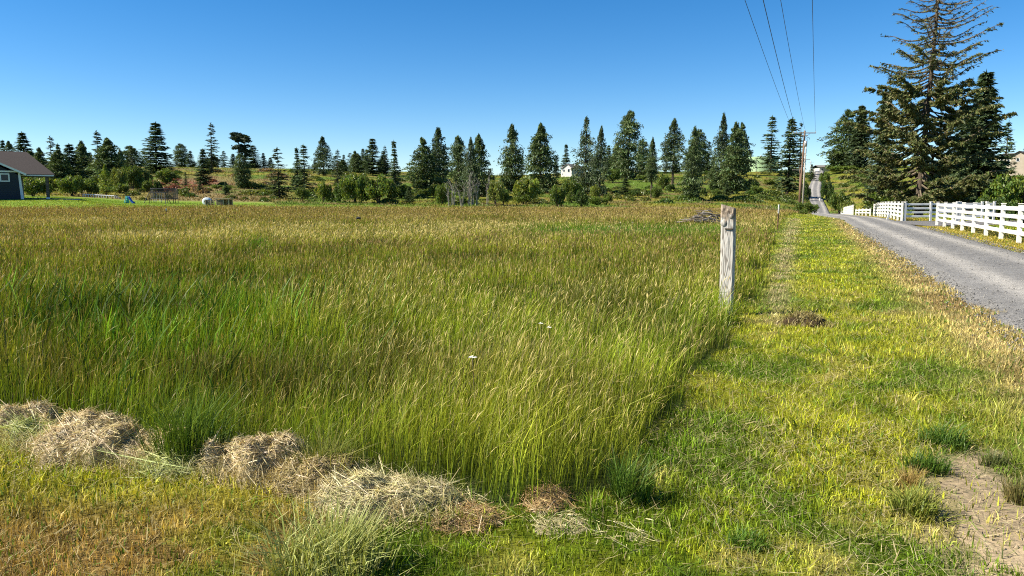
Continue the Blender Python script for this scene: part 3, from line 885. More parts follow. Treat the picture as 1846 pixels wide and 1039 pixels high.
FIRS = [fir_crown(s) for s in (1, 2)] + [fir_crown(53, gap=.25, droop=.32, Rr=2.2, power=1.0)] + [fir_crown(3, droop=.38, gap=.2, per=6, levels=26), fir_crown(4, Rr=2.2, power=.65, gap=.08, per=8)]
FIRS_LOOSE = [fir_crown(5, gap=.42, per=6, levels=24, tint=(.062, .090, .046)), fir_crown(6, gap=.36, per=6, levels=26, droop=.4, tint=(.055, .082, .036))]
CEDARS = [cedar_crown(s) for s in (11, 12)] + [cedar_crown(51, ragged=.65), cedar_crown(52, ragged=.6, thin_top=.3, prof=([0, .12, .4, .7, .88, 1], [.55, .95, 1, .6, .28, .02]))] + [cedar_crown(13, prof=([0, .1, .35, .6, .8, .93, 1], [.75, 1, .93, .68, .40, .18, .02])),
          cedar_crown(14, prof=([0, .08, .3, .6, .85, .96, 1], [.65, .85, 1, .90, .58, .26, .03]))]
CEDARS_LOOSE = [cedar_crown(15, n=7200, ragged=.55, thin_top=.45, tint=(.055, .088, .040)), cedar_crown(16, n=6600, ragged=.6, thin_top=.5, tint=(.058, .092, .044))]
OVALS = [cedar_crown(17, prof=([0, .15, .4, .7, .88, .97, 1], [.55, .9, 1, .9, .62, .33, .06]), ragged=.2)]
BUSHES = [bush_crown(s) for s in (21, 22, 23)]
BUSH_PALE = [bush_crown(24, tint=(.14, .185, .040), n=3000), bush_crown(25, tint=(.15, .205, .032), n=3000)]
BUSH_DARK = [bush_crown(26, tint=(.055, .100, .022))]
YOUNG = [cedar_crown(18, tint=(.16, .23, .03), n=2400, ragged=.4, leaf=.3)]
TRUNKS = [trunk_mesh(s) for s in (31, 32, 33)]
STEMS = [stem_mesh(s) for s in (41, 42)]
FIR_DENSE = [fir_crown(7, levels=46, per=15, gap=.04, leaf=.26, Rr=2.3, power=.7, base=.0, tint=(.054, .086, .038))]
KIND = dict(skirt=(FIRS[1:2], 2.2), dense=(FIR_DENSE, 2.3), fir=(FIRS, 2.2), loose=(FIRS_LOOSE, 2.2), cedar=(CEDARS, 2.0), thin=(CEDARS_LOOSE, 2.0), oval=(OVALS, 2.0), young=(YOUNG, 2.0))
tree_i = 0

def tree(kind, px, top, basey, hw, label, Y=None, cb=None, group=None):
    """conifer on the hillside: foot and tip sighted from the photograph; cb = row where the crown ends above a bare trunk"""
    global tree_i
    tree_i += 1
    if Y is None:
        p = on_ground(px, basey); Y = p[1]
    P = at_depth(px, basey, Y); x = P[0]; z0 = gz(x, Y)
    h = at_depth(px, top, Y)[2] - z0
    w = (1.5 if px < 245 else 1.28) * hw * Y / FPX
    crowns, R0 = KIND[kind]
    root = thing('cedar_tree' if kind in ('cedar', 'thin', 'oval') else ('young_tree' if kind == 'young' else 'fir_tree'), label, 'tree', (x, Y, z0), 0, group)
    rz = random.random() * 6.28
    root.rotation_euler.x = random.uniform(-.03, .03); root.rotation_euler.y = random.uniform(-.03, .03)
    tr = link('trunk', TRUNKS[tree_i % 3], root); tr.scale = (h / 10 * 1.0, h / 10 * 1.0, h / 10); tr.rotation_euler.z = rz
    cr = link('crown', crowns[tree_i % len(crowns)], root); cr.rotation_euler.z = rz
    f = 0.0
    if cb is not None:
        f = (at_depth(px, cb, Y)[2] - z0) / h
    cr.location = (0, 0, h * f); q_ = random.uniform(.88, 1.12); cr.scale = (w / R0 * q_, w / R0 / q_, h * (1 - f) / 10)
    return root

def bush(kind, px, top, basey, hw, label, Y=None, group=None, name='shrub'):
    global tree_i
    tree_i += 1
    if Y is None:
        Y = on_ground(px, basey)[1]
    P = at_depth(px, basey, Y); x = P[0]; z0 = gz(x, Y)
    h = max(at_depth(px, top, Y)[2] - z0, .4); w = hw * Y / FPX
    root = thing(name, label, 'shrub' if name == 'shrub' else 'tree', (x, Y, z0), 0, group)
    cs = dict(g=BUSHES, p=BUSH_PALE, d=BUSH_DARK)[kind]
    rz = random.random() * 6.28
    st = link('trunk' if name != 'shrub' else 'stem', STEMS[tree_i % 2], root); st.scale = (w, w, h); st.rotation_euler.z = rz
    c = link('crown', cs[tree_i % len(cs)], root); c.scale = (w * 1.12, w * 1.12, h); c.rotation_euler.z = rz
    return root

TG = 'conifers on the hillside'
T = [
 # behind the dark house
 ('fir', 8, 252, 318, 9, 'small fir tip just clearing the ridge of the dark house', 290),
 ('cedar', 21, 254, 318, 10, 'narrow pointed cedar above the middle of the dark house roof', 285),
 ('skirt', 47, 238, 322, 22, 'tall fir with a thin bare leader behind the end of the house ridge', 262),
 ('cedar', 77, 266, 330, 11, 'slim cedar beside the sloping edge of the house roof', 250),
 ('loose', 97, 246, 334, 17, 'pale open fir with gappy tiers just past the house roof', None),
 ('cedar', 106, 270, 332, 20, 'broad dark cedar standing in front of the pale open fir', 205),
 ('skirt', 129, 259, 332, 20, 'dark layered fir behind the far end of the porch lawn', None),
 ('cedar', 151, 254, 330, 14, 'narrow dark cedar between two darker firs past the porch', None),
 ('loose', 181, 236, 334, 21, 'tall fir with a sparse tip above the yellow green sapling', None),
 ('cedar', 199, 249, 334, 22, 'wide dark cedar against the shoulder of the sparse tipped fir', 205),
 ('cedar', 236, 263, 320, 15, 'short cedar with leafy bushes at its foot near the toy slide', None),
 ('loose', 263, 266, 316, 12, 'thin pale fir tucked against the biggest fir of the hill', 300),
 ('skirt', 282, 220, 312, 28, 'biggest broad skirted fir standing above the trampoline', 285),
 ('oval', 328, 259, 302, 11, 'small egg shaped cedar on the skyline past the trampoline', None),
 ('fir', 344, 272, 302, 9, 'small fir on the skyline next to the egg shaped cedar', None),
 ('fir', 367, 268, 334, 16, 'dark bushy fir low on the slope over the wooden shelter', None),
 ('loose', 382, 222, 306, 18, 'tall slender fir with a whippy top above the wooden shelter', 300),
 ('fir', 405, 272, 300, 10, 'small ragged fir beside the tall slender one', None),
 ('fir', 457, 262, 303, 16, 'fir with a pointed top behind the flat topped twin tree', None),
 ('fir', 476, 276, 303, 8, 'little fir alone on the skyline past the twin tree', None),
 ('loose', 504, 266, 358, 25, 'wide greyish green fir reaching down to the meadow edge', None),
 ('fir', 537, 266, 340, 12, 'narrow fir fused to the side of the dark brownish one', 210),
 ('fir', 549, 260, 346, 19, 'dark brownish fir above the low green shrub', None),
 ('thin', 584, 246, 317, 15, 'round topped cedar alone on the crest of the grassy slope', None),
 ('loose', 609, 270, 332, 13, 'thin spire of a fir with bare upper stem behind the green thicket', None),
 ('fir', 568, 287, 308, 6, 'tiny fir beside the round topped cedar on the crest', None),
 ('fir', 621, 279, 309, 8, 'small fir filling the skyline behind the thin spire', None),
 ('cedar', 640, 272, 312, 10, 'low dark cedar behind the leafy green thicket', None),
 ('fir', 655, 268, 312, 10, 'low fir in the tree clump behind the leafy thicket', None),
 ('fir', 672, 250, 316, 20, 'largest fir of the clump rising behind the leafy thicket', None),
 ('loose', 696, 263, 316, 11, 'wispy pale fir behind the end of the leafy thicket', None),
 ('fir', 713, 253, 358, 16, 'fir with a dark column of a base at the end of the leafy thicket', None),
 # the middle
 ('cedar', 766, 248, 352, 24, 'wide based cedar first after the gap in the tree line', None),
 ('thin', 794, 230, 342, 21, 'tall open cedar whose top lets the sky through', None),
 ('cedar', 828, 245, 348, 15, 'narrow cedar leading the dark group behind the bare stems', None),
 ('thin', 847, 248, 346, 14, 'paler cedar between two dark ones behind the bare stems', 185),
 ('cedar', 866, 242, 354, 21, 'darkest cedar with hanging boughs behind the bare stems', None),
 ('cedar', 921, 224, 346, 18, 'columnar dark cedar with open sky on both sides', None),
 ('fir', 941, 280, 322, 7, 'tiny fir between two tall cedars on the skyline', None),
 ('cedar', 975, 222, 348, 23, 'tall cedar with a shaggy cone beside the pale green bush', None),
 ('fir', 1003, 280, 322, 7, 'thin little fir beside the white hillside house', None),
 ('fir', 1020, 260, 316, 12, 'fir standing directly behind the white hillside house', 345),
 ('thin', 1054, 210, 350, 19, 'very tall airy cedar just past the white hillside house', None),
 ('thin', 1080, 228, 357, 15, 'second airy cedar, darker below, in front of the hill firs', None),
 ('fir', 1097, 262, 318, 9, 'small fir peeping between two tall cedars', None),
 ('cedar', 1112, 258, 318, 15, 'low wide cedar at the foot of the tallest full cedar', None),
 ('cedar', 1131, 200, 324, 19, 'tallest full cedar with a bare foot on the grassy slope', None),
 ('oval', 1159, 250, 320, 12, 'oval dark cedar on the grass beside the tallest full cedar', None),
 ('cedar', 1174, 247, 357, 10, 'slim cedar held up on a long bare trunk', None, 329),
 ('thin', 1212, 214, 334, 20, 'see through cedar on a straight bare trunk', None, 312),
 ('cedar', 1246, 228, 362, 15, 'dense cedar reaching down to the dark shade on the meadow edge', None),
 ('oval', 1258, 233, 312, 17, 'round topped cedar fused behind the dense one', None),
 ('fir', 1276, 255, 310, 12, 'dark fir filling the gap behind the weathered post', None),
 ('thin', 1298, 205, 342, 17, 'tall airy cedar rising behind the weathered post', None),
 ('oval', 1287, 296, 344, 10, 'low dark column of cedar under the airy one', None),
 ('cedar', 1319, 221, 350, 22, 'bushy brown green cedar, first of three joined tops near the tank', None),
 ('cedar', 1337, 221, 316, 16, 'dark cedar with upswept boughs touching the green tank', None),
 ('fir', 1388, 208, 312, 20, 'clear tiered fir standing in front of the green tank', None),
 ('fir', 1419, 213, 352, 25, 'full fir with a tufted top beside the utility pole', None),
 ('loose', 1442, 219, 310, 12, 'fir with a bare lower stem right behind the crossarm', 335),
 ('fir', 1463, 296, 330, 8, 'small fir on the verge where the road tops the hill', 300),
 ('fir', 1353, 276, 310, 4, 'tiny fir tip above the rim of the green tank', 420),
 # beside the big spruce
 ('cedar', 1523, 198, 305, 32, 'dark ragged evergreen on the hilltop past the road', None),
 ('dense', 1550, 190, 305, 24, 'dark evergreen joined to the ragged one past the road', 345),
 ('dense', 1591, 165, 345, 30, 'dense dark fir touching the half bare spruce on its road side', 150),
 ('dense', 1763, 130, 372, 48, 'dense dark fir half behind the half bare spruce', 105),
 ('dense', 1732, 190, 372, 40, 'dark lower fir filling in behind the half bare spruce', 112),
 ('fir', 1812, 218, 300, 19, 'smaller fir above the beige house with grey roof', 200),
 ('fir', 1850, 252, 300, 14, 'fir cut by the picture edge beyond the beige houses', 230),
 # slope youngsters
 ('young', 192, 297, 352, 10, 'bright yellow green young tree by the raised lawn', None),
 ('fir', 361, 325, 348, 6, 'knee high dark fir seedling on the slope over the shelter', None),
 ('fir', 407, 327, 352, 7, 'young fir at the slope foot beyond the shelter', None),
 ('fir', 335, 310, 336, 7, 'young fir among the reddish brush', None),
 ('fir', 1311, 330, 354, 8, 'young dark fir under the bushy brown green cedar', None),
 ('fir', 1127, 322, 352, 13, 'squat young fir in the shade at the foot of the slope', None),
 ('fir', 738, 336, 368, 11, 'young fir alone at the meadow edge in the tree line gap', None),
]
LM = [(8, 'fir tip over the house ridge'), (47, 'fir with a thin bare leader'), (77, 'slim cedar beside the house roof'), (106, 'broad dark cedar past the house'), (129, 'layered fir behind the porch lawn'),
      (151, 'narrow cedar past the porch'), (192, 'yellow green young tree'), (236, 'short cedar near the toy slide'), (282, 'biggest broad skirted fir'), (328, 'egg shaped skyline cedar'), (382, 'tall slender fir over the shelter'),
      (438, 'flat topped twin stemmed fir'), (504, 'wide greyish green fir'), (549, 'dark brownish fir'), (584, 'round topped crest cedar'), (609, 'thin spire fir'), (641, 'tree shaped thicket bush'), (682, 'widest thicket bush'),
      (713, 'dark based fir ending the thicket'), (738, 'lone young fir at the meadow edge'), (766, 'wide based cedar after the gap'), (794, 'open topped cedar'), (828, 'narrow cedar behind the bare stems'), (866, 'darkest cedar behind the bare stems'),
      (921, 'columnar dark cedar'), (948, 'large pale green bush'), (975, 'tall shaggy cedar'), (1022, 'white hillside house'), (1054, 'very tall airy cedar'), (1080, 'second airy cedar'), (1131, 'tallest full cedar'), (1174, 'slim cedar on a bare trunk'),
      (1212, 'see through cedar'), (1246, 'dense meadow edge cedar'), (1298, 'airy cedar behind the weathered post'), (1337, 'upswept cedar at the tank'), (1371, 'green water tank'), (1388, 'tiered fir before the tank'), (1419, 'full fir by the utility pole')]
USED = set()
def say(what, px):
    """a label that places a plant by the nearest landmark, on its side toward the dark house or toward the road"""
    for lx, nm in sorted(LM, key=lambda q: abs(q[0] - px)):
        t = what + ' on the ' + ('road' if px > lx else 'house') + ' side of the ' + nm
        if t not in USED:
            USED.add(t)
            return t

FILL = random.Random(21)
WORD = dict(fir='small layered fir', cedar='small dark cedar', loose='small sparse fir')
for x0, x1, n_, t0, t1, b0, b1 in ((55, 250, 16, 258, 292, 318, 330), (600, 705, 8, 268, 288, 308, 314), (290, 500, 9, 276, 292, 300, 304), (1085, 1300, 12, 262, 285, 308, 314), (755, 880, 6, 262, 290, 325, 340)):
    for k in range(n_):
        kd = FILL.choice(['fir', 'cedar', 'loose', 'fir']); px = x0 + (x1 - x0) * (k + FILL.random() * .8) / n_
        T.append((kd, px, FILL.uniform(t0, t1), FILL.uniform(b0, b1), FILL.uniform(8, 13), say(WORD[kd], px), None))
for kind, px, top, by, hw, lab, Y, *cb in T:
    tree(kind, px, top, by, hw, lab, Y, cb[0] if cb else None, TG)

def twin_tree():
    """two bare upper stems with tufts over a dense dark skirt"""
    px = 438; p = on_ground(px, 340); Y = p[1]; z0 = p[2]
    root = thing('fir_tree', 'flat topped twin stemmed fir with bare stems over a dense skirt', 'tree', tuple(p), 0, TG)
    H = at_depth(px, 241, Y)[2] - z0; w = 17 * Y / FPX
    g = np.random.default_rng(99); C, A, B, K = [], [], [], []
    for sx, hh in ((-.28 * w, 1.0), (.38 * w, .96)):
        mb = MB(); mb.tube([(sx * .2, 0, -.3), (sx * .8, 0, H * .5), (sx, .1, H * hh * .99)], [.34, .22, .05], 7); mb.build('trunk', M['bark'], root)
        for zf in list(g.uniform(.62, .86, 9)) + list(g.uniform(.86, 1.0, 16)):
            az = g.random() * 6.28; L = w * g.uniform(.3, .78) * (1 if zf > .84 else .8); m = 8
            s = np.linspace(.3, 1, m); ctr = np.stack([sx + np.cos(az) * L * s, np.sin(az) * L * s, np.full(m, H * zf * hh) + .06 * L * s], -1)
            for _ in range(4):
                a = g.normal(size=(m, 3)) * np.array([.5, .5, .22]); C.append(ctr + g.normal(0, .22, (m, 3))); A.append(a)
                B.append(unit(np.cross(a, g.normal(size=(m, 3)))) * .17); K.append(np.clip(g.normal(1, .25, m), .5, 1.6))
    C, A, B, K = map(np.concatenate, (C, A, B, K)); V, F = quads_from(C, A, B)
    link('crown', np_mesh('crown', V, F, np.repeat(np.array([[.028, .045, .022]]) * K[:, None], 4, 0), M['needle']), root)
    sk = link('skirt', OVALS[0], root); sk.scale = (w / 2.0, w / 2.0, H * .66 / 10)
twin_tree()

SG = 'shrubs along the slope foot'
for row in [
 ('g', 60, 314, 354, 30, 'leafy green bush seen under the porch roof of the dark house', 150),
 ('p', 88, 316, 352, 20, 'light green bush beyond the porch post', 165),
 ('g', 130, 310, 354, 22, 'rounded green bush past the corner of the porch', 160),
 ('g', 160, 318, 354, 18, 'mid green bush behind the pale railing', 165),
 ('p', 214, 296, 346, 16, 'tall light leafed bush beside the yellow green sapling', None),
 ('g', 240, 292, 342, 18, 'tall green bush at the foot of the short cedar', None),
 ('p', 262, 302, 338, 16, 'greyish leafy bush under the biggest fir', None),
 ('g', 300, 300, 332, 18, 'leafy bush on the slope above the trampoline', None),
 ('g', 545, 335, 362, 13, 'low green shrub at the meadow edge under the brownish fir', None),
 ('p', 583, 322, 364, 18, 'thin pale shrub with grey twigs beside the leafy thicket', None),
 ('d', 612, 330, 365, 16, 'dark shrub at the start of the leafy thicket', None),
 ('g', 641, 304, 366, 28, 'big leafy tree shaped bush of the thicket', None),
 ('g', 682, 308, 367, 33, 'widest rounded bush of the leafy thicket', None),
 ('g', 797, 326, 369, 15, 'fresh green shrub below the open topped cedar', None),
 ('p', 893, 318, 371, 17, 'yellowish green bush beside the bare stems', None),
 ('p', 948, 312, 368, 27, 'large pale green bush between the two shaggy cedars', None),
 ('g', 1004, 328, 373, 17, 'dark green bush below the white hillside house', None),
 ('g', 1030, 318, 366, 20, 'leafy bush hiding the foot of the white hillside house', None),
 ('d', 1048, 340, 374, 13, 'small dark bush at the meadow edge below the airy cedar', None),
 ('g', 1076, 352, 370, 20, 'low spreading bush under the second airy cedar', None),
 ('g', 1104, 300, 330, 16, 'bright bush on the slope beneath the low wide cedar', None),
 ('g', 1195, 308, 342, 12, 'fresh green bush beside the straight bare trunk', None),
 ('g', 1183, 332, 358, 11, 'rounded bush next to the long bare trunk', None),
 ('d', 1356, 320, 346, 13, 'dark bush on the grass below the green tank', None),
 ('g', 1332, 318, 336, 14, 'low bush on the bank under the green tank', None),
 ('d', 1452, 325, 362, 10, 'dark shrub between the utility pole and the road', None),
 ('g', 1453, 362, 384, 22, 'leafy shrub round the foot of the utility pole', 118),
 ('g', 1486, 306, 330, 10, 'shrub on the bank where the road tops the hill', None),
 ('d', 1491, 322, 366, 14, 'dark upright shrub at the roadside dip', None),
 ('g', 1513, 340, 376, 19, 'broad green shrub at the roadside before the white fence', 150),
 ('p', 1528, 356, 382, 14, 'low pale weedy shrub at the end of the far white fence', 130),
 ('g', 1600, 330, 380, 40, 'leafy hedge bush behind the white corner fence', 92),
 ('g', 1660, 332, 384, 42, 'leafy hedge bush under the drooping boughs of the half bare spruce', 82),
 ('d', 1722, 344, 386, 40, 'dark hedge bush behind the white gate panels', 78),
 ('g', 1830, 306, 395, 52, 'big bright leafed bush over the white fence', 66),
 ('g', 1905, 300, 395, 45, 'leafy bush past the end of the fence view', 60),
 ('d', 1790, 352, 398, 40, 'low dark shrub just behind the white fence rails', 58),
 ('d', 1845, 366, 404, 40, 'low dark shrub in the bed behind the nearest fence bays', 48),
 ('g', 1520, 297, 312, 26, 'low bushes hiding the grey shed on the hilltop', None),
 ('g', 1448, 376, 386, 9, 'small weedy shrub at the field corner by the pole', 108),
]:
    bush(*row[:6], Y=row[6], group=SG)
FB = random.Random(33)
BW = dict(g='green shrub', p='pale green shrub', d='dark shrub')
for x0, x1, n_, b0, b1, h0, h1 in ((110, 300, 9, 338, 352, 20, 36), (300, 540, 9, 322, 356, 8, 16), (720, 1120, 15, 350, 370, 14, 32), (1130, 1420, 12, 325, 360, 8, 18)):
    for k in range(n_):
        by = FB.uniform(b0, b1); kd = FB.choice('gggpd'); px = x0 + (x1 - x0) * (k + FB.random() * .8) / n_
        bush(kd, px, by - FB.uniform(h0, h1), by, FB.uniform(8, 17), say(('low ' if h1 < 20 else '') + BW[kd], px), None, SG)

# brambles: low leafy mats on the slope
def brambles():
    Vs, Cs = [], []
    g = np.random.default_rng(64)
    spots = [(1240, 362, 26), (1300, 362, 22), (1345, 364, 34), (1375, 360, 20), (1395, 352, 22), (1200, 366, 16), (1400, 342, 14), (1150, 352, 20), (1060, 362, 20), (960, 366, 18), (910, 350, 14),
             (470, 340, 20), (500, 320, 22), (480, 310, 18), (360, 345, 18), (300, 345, 18), (265, 345, 16), (240, 352, 14), (330, 350, 14), (450, 352, 20), (560, 355, 16), (590, 312, 18), (1320, 330, 16), (1280, 320, 12),
             (1560, 320, 18), (1540, 330, 14), (1580, 345, 16), (430, 318, 16), (850, 368, 16), (820, 368, 12), (700, 367, 20), (760, 358, 14), (1170, 318, 14), (1430, 356, 14), (1420, 366, 16), (1560, 308, 18), (1590, 312, 14)]
    for i in range(230):
        spots.append((g.uniform(230, 1600), g.uniform(306, 366), g.uniform(5, 12)))
    for px, py, hw in spots:
        p = on_ground(px, py); Y = p[1]
        if abs(road_off(p[0:1], p[1:2])[0]) < 4 or Y > 360 or in_field(p[0:1], p[1:2])[0]: continue
        w = hw * Y / FPX; n = int(50 + 20 * hw)
        q = g.normal(0, .45, (n, 2)) * w
        X, YY = p[0] + q[:, 0], p[1] + q[:, 1] * 1.1
        top = np.maximum(1 - (q ** 2).sum(1) / (w * 1.05) ** 2, .05) * min(1.5, .35 + w * .3)
        C = np.stack([X, YY, ground_z(X, YY) + top * g.random(n) ** .4], -1)
        s = .27 * (Y / 180)
        A = unit(g.normal(size=(n, 3))) * s * g.uniform(.6, 1.4, (n, 1)); B = unit(np.cross(A, g.normal(size=(n, 3)))) * s * .6
        Vs.append(quads_from(C, A, B)[0])
        red = (250 < px < 430) and 315 < py < 348 and g.random() < .4
        brn = (230 < px < 520) and py < 352 and g.random() < .5
        base = np.array([.17, .07, .05]) if red else np.array([.19, .135, .075]) if brn else mix(np.array([.06, .11, .020]), np.array([.13, .15, .035]), g.random())
        Cs.append(np.repeat(base[None] * g.uniform(.6, 1.4, (n, 1)), 4, 0))
    V = np.concatenate(Vs); F = np.arange(len(V)).reshape(-1, 4)
    tag(link('brambles', np_mesh('brambles', V, F, np.concatenate(Cs), M['leaf'])), 'low bramble mats and scrub spread over the hillside', 'brambles', kind='stuff')
brambles()

def bare_stems():
    """leafless grey saplings at the meadow edge"""
    g = random.Random(5)
    labs = ['tallest grey leafless sapling in the bare thicket', 'forked grey leafless sapling at the edge of the bare thicket', 'leaning bare sapling beside the yellowish green bush',
            'thin bare sapling in the middle of the bare thicket', 'short twiggy bare sapling at the front of the thicket', 'bare sapling with bent top against the dark cedars', 'slender bare sapling next to the fresh green shrub']
    for i, (px, top, by) in enumerate([(845, 306, 371), (819, 318, 371), (878, 310, 370), (860, 312, 371), (833, 326, 373), (852, 314, 371), (811, 330, 372)]):
        p = on_ground(px, by); Y = p[1]; h = at_depth(px, top, Y)[2] - p[2]
        root = thing('bare_sapling', labs[i], 'tree', tuple(p), 0, 'leafless saplings in front of the dark cedars')
        mb = MB(); tw = MB()
        for s in range(4):
            dx = g.uniform(-.8, .8); ln = g.uniform(-.7, .7); hh = h * g.uniform(.6, 1)
            pts = [(dx * .3, 0, -.15), (dx * .6 + ln * .2, g.uniform(-.3, .3), hh * .45), (dx + ln, g.uniform(-.3, .3), hh)]
            mb.tube(pts, [.065, .045, .018], 5)
            for b in range(9):
                t = g.uniform(.35, 1); a = g.uniform(0, 6.28); L = g.uniform(.5, 1.5)
                q = Vector(pts[1]).lerp(Vector(pts[2]), (t - .35) / .65)
                e = q + Vector((math.cos(a) * L * .6, math.sin(a) * L * .6, L * .7))
                tw.tube([q, (q + e) / 2 + Vector((0, 0, .1)), e], [.026, .02, .012], 3)
        mb.build('trunk', M['deadwood'], root); tw.build('branches', M['deadwood'], root)['kind'] = 'stuff'
bare_stems()

# ------------------------------------------------------------------ the half bare spruce
def big_spruce():
    Y = 74.0
    P = at_depth(1657, 372, Y); x0 = P[0]; z0 = gz(x0, Y)
    root = thing('spruce_tree', 'huge half bare spruce with upswept brown boughs behind the white fence', 'tree', (x0, Y, z0))
    def loc(px, py):
        q = at_depth(px, py, Y); return Vector((q[0] - x0, 0, q[2] - z0))
    spine = [Vector((0, 0, -.4)), loc(1657, 350), loc(1663, 290), loc(1671, 210), loc(1680, 120), loc(1688, 40), loc(1692, -30), loc(1696, -110), loc(1699, -170)]
    zs = np.array([p.z for p in spine]); xs = np.array([p.x for p in spine]); H = zs[-1]
    tr = MB(); tr.tube(spine, [.42] + [max(.33 * (1 - .9 * p.z / H), .03) for p in spine[1:]], 10)
    tr.build('trunk', M['bark'], root, True)
    g = np.random.default_rng(77)
    C, A, B, K, Tn = [], [], [], [], []
    nb = 235
    zrow = lambda px_row: (EYE + (358 - px_row) * Y / FPX - z0)
    for i in range(nb):
        t = (i + g.uniform(-.4, .4)) / nb
        z = H * (.07 + .91 * t)
        row = 358 - (z + z0 - EYE) * FPX / Y
        xc = np.interp(z, zs, xs)
        az = i * 2.399 + g.normal(0, .35)
        env = np.interp(row, [-170, -60, 20, 110, 200, 280, 350], [.5, 2.8, 4.3, 5.7, 6.6, 7.6, 6.8])
        L = env * g.uniform(.5, 1.08)
        ca, sa = math.cos(az), math.sin(az)
        bare = row < 150
        low = row > 250
        rise = g.uniform(.03, .23) if bare else g.uniform(-.04, .12)
        sag = g.uniform(.05, .14) if bare else g.uniform(.10, .22)
        m = 9
        pts = []
        for k in range(m + 1):
            s = k / m
            zz = z - sag * L * math.sin(math.pi * min(s * 1.25, 1)) + rise * L * s ** 2.2 - (.10 * L * s if low else 0)
            pts.append(Vector((xc + ca * L * s + .12 * L * s * s * math.sin(i) * -sa, sa * L * s + .12 * L * s * s * math.sin(i) * ca, zz)))
        mb = MB()
        r0 = (.035 + .011 * L) * (1.0 if bare else .85)
        mb.tube(pts, [r0 * (1 - .85 * k / m) + .008 for k in range(m + 1)], 5)
        # side twigs, mostly hanging, on every bough
        nt = int(L * 9)
        for q in range(nt):
            s = g.uniform(.16, 1.0); k = min(int(s * m), m - 1); p = pts[k].lerp(pts[k + 1], s * m - k)
            sd = g.choice([-1, 1]); ln = g.uniform(.25, .95) * (1.15 - .6 * s)
            a2 = az + sd * g.uniform(.5, 1.2)
            e = p + Vector((math.cos(a2) * ln, math.sin(a2) * ln, -ln * g.uniform(.0, .55) + (.15 * ln if bare else 0)))
            mb.tube([p, e], [.015, .008], 3, False)
            dn = .5 if row < 20 else (1.3 if row < 90 else 5.5 if row < 150 else 13.0)
            cnt = g.poisson(dn * (1.2 if not bare else .8))
            for w_ in range(cnt):
                f = g.uniform(.1, 1.05); c = p.lerp(e, f)
                a = np.array([e.x - p.x, e.y - p.y, e.z - p.z]); a = a / max(np.linalg.norm(a), .01)
                a = (a + g.normal(0, .55, 3)); a[2] -= .25; a = a / np.linalg.norm(a) * g.uniform(.09, .24) * (.85 if bare else 1.1)
                C.append((c.x + g.normal(0, .05), c.y + g.normal(0, .05), c.z + g.normal(0, .05))); A.append(a)
                K.append(g.uniform(.55, 1.5)); Tn.append(g.random())
        mb.build('branch', M['twig'], root)
    C = np.array(C); A = np.array(A); B = unit(np.cross(A, g.normal(size=A.shape))) * (np.linalg.norm(A, axis=1) * .30)[:, None]
    K = np.array(K); Tn = np.array(Tn)[:, None]
    V, F = quads_from(C, A, B)
    col = mix(np.array([.074, .104, .028]), np.array([.175, .145, .055]), (Tn ** 2.2)) * K[:, None]
    o = link('needles', np_mesh('needles', V, F, np.repeat(col, 4, 0), M['needle']), root); o['kind'] = 'stuff'
big_spruce()

# ------------------------------------------------------------------ fences
PITCH_BAY = 2.85
def fence(label, posts, nrail=4, height=1.3, group='white rail fences', tops=None):
    """posts: list of (x, y); each post and each rail of a bay is its own part"""
    x0, y0 = posts[0]
    root = thing('rail_fence', label, 'fence', (x0, y0, gz(x0, y0)), 0, group)
    z0 = gz(x0, y0)
    pw, rh, rt = .135, .15, .045
    pm = MB().box((0, 0, (height + .06) / 2 - .1), (pw, pw, height + .26), bev=.012)
    pm.box((0, 0, height + .10), (pw + .03, pw + .03, .03), bev=.01)
    pmesh = pm.mesh('post', M['white'])
    rails = {}
    for i, (x, y) in enumerate(posts):
        a = math.atan2(posts[min(i + 1, len(posts) - 1)][1] - posts[max(i - 1, 0)][1], posts[min(i + 1, len(posts) - 1)][0] - posts[max(i - 1, 0)][0])
        p = link('post', pmesh, root, (x - x0, y - y0, gz(x, y) - z0)); p.rotation_euler.z = a
        p.rotation_euler.x = random.uniform(-.012, .012); p.rotation_euler.y = random.uniform(-.012, .012)
        if i + 1 < len(posts):
            X, Yy = posts[i + 1]; A = Vector((x - x0, y - y0, gz(x, y) - z0)); Bv = Vector((X - x0, Yy - y0, gz(X, Yy) - z0))
            d = Bv - A; L = d.length - pw - .004
            key = round(L, 3)
            if key not in rails:
                rails[key] = MB().box((0, 0, 0), (L, rt, rh), bev=.008).mesh('rail', M['white'])
            for k in range(nrail):
                hz = height - rh / 2 - k * (height - .14) / nrail
                r = link('rail', rails[key], root, tuple((A + Bv) / 2 + Vector((0, 0, hz))))
                r.rotation_euler = (0, -math.asin(d.z / d.length), math.atan2(d.y, d.x))
    return root

def along(s):
    return tuple(FENCE0 + FENCE_DIR * s)
near_posts = [along(PITCH_BAY * k) for k in (7, 6, 5, 4, 3, 2, 1, 0, -1, -2, -3)]
fence('white four rail fence lining the road verge before the driveway', near_posts)
C0 = np.array([(1622.5 - 923) / FPX * 54.5, 54.5])
fence('white four rail fence running uphill from the driveway corner', [tuple(C0 + FENCE_DIR * PITCH_BAY * k) for k in range(11)])
dv = np.array([1.0, .015])
fence('white four rail fence along the far side of the driveway', [tuple(C0 + np.array([.2, -.02]) + dv * 2.15 * k) for k in range(3)][0:3] if False else [tuple(C0 + dv * s) for s in (.22, 2.1, 4.0)])
fence('white gate panel with sloping end in the driveway fence line', [tuple(C0 + dv * s) for s in (4.2, 5.85)])
fence('short white fence piece at the end of the driveway fence line', [tuple(C0 + dv * s) for s in (6.15, 6.7)])
F0 = np.array([(1534.5 - 923) / FPX * 97, 97.0]); F1 = np.array([(1513.5 - 923) / FPX * 140, 140.0])
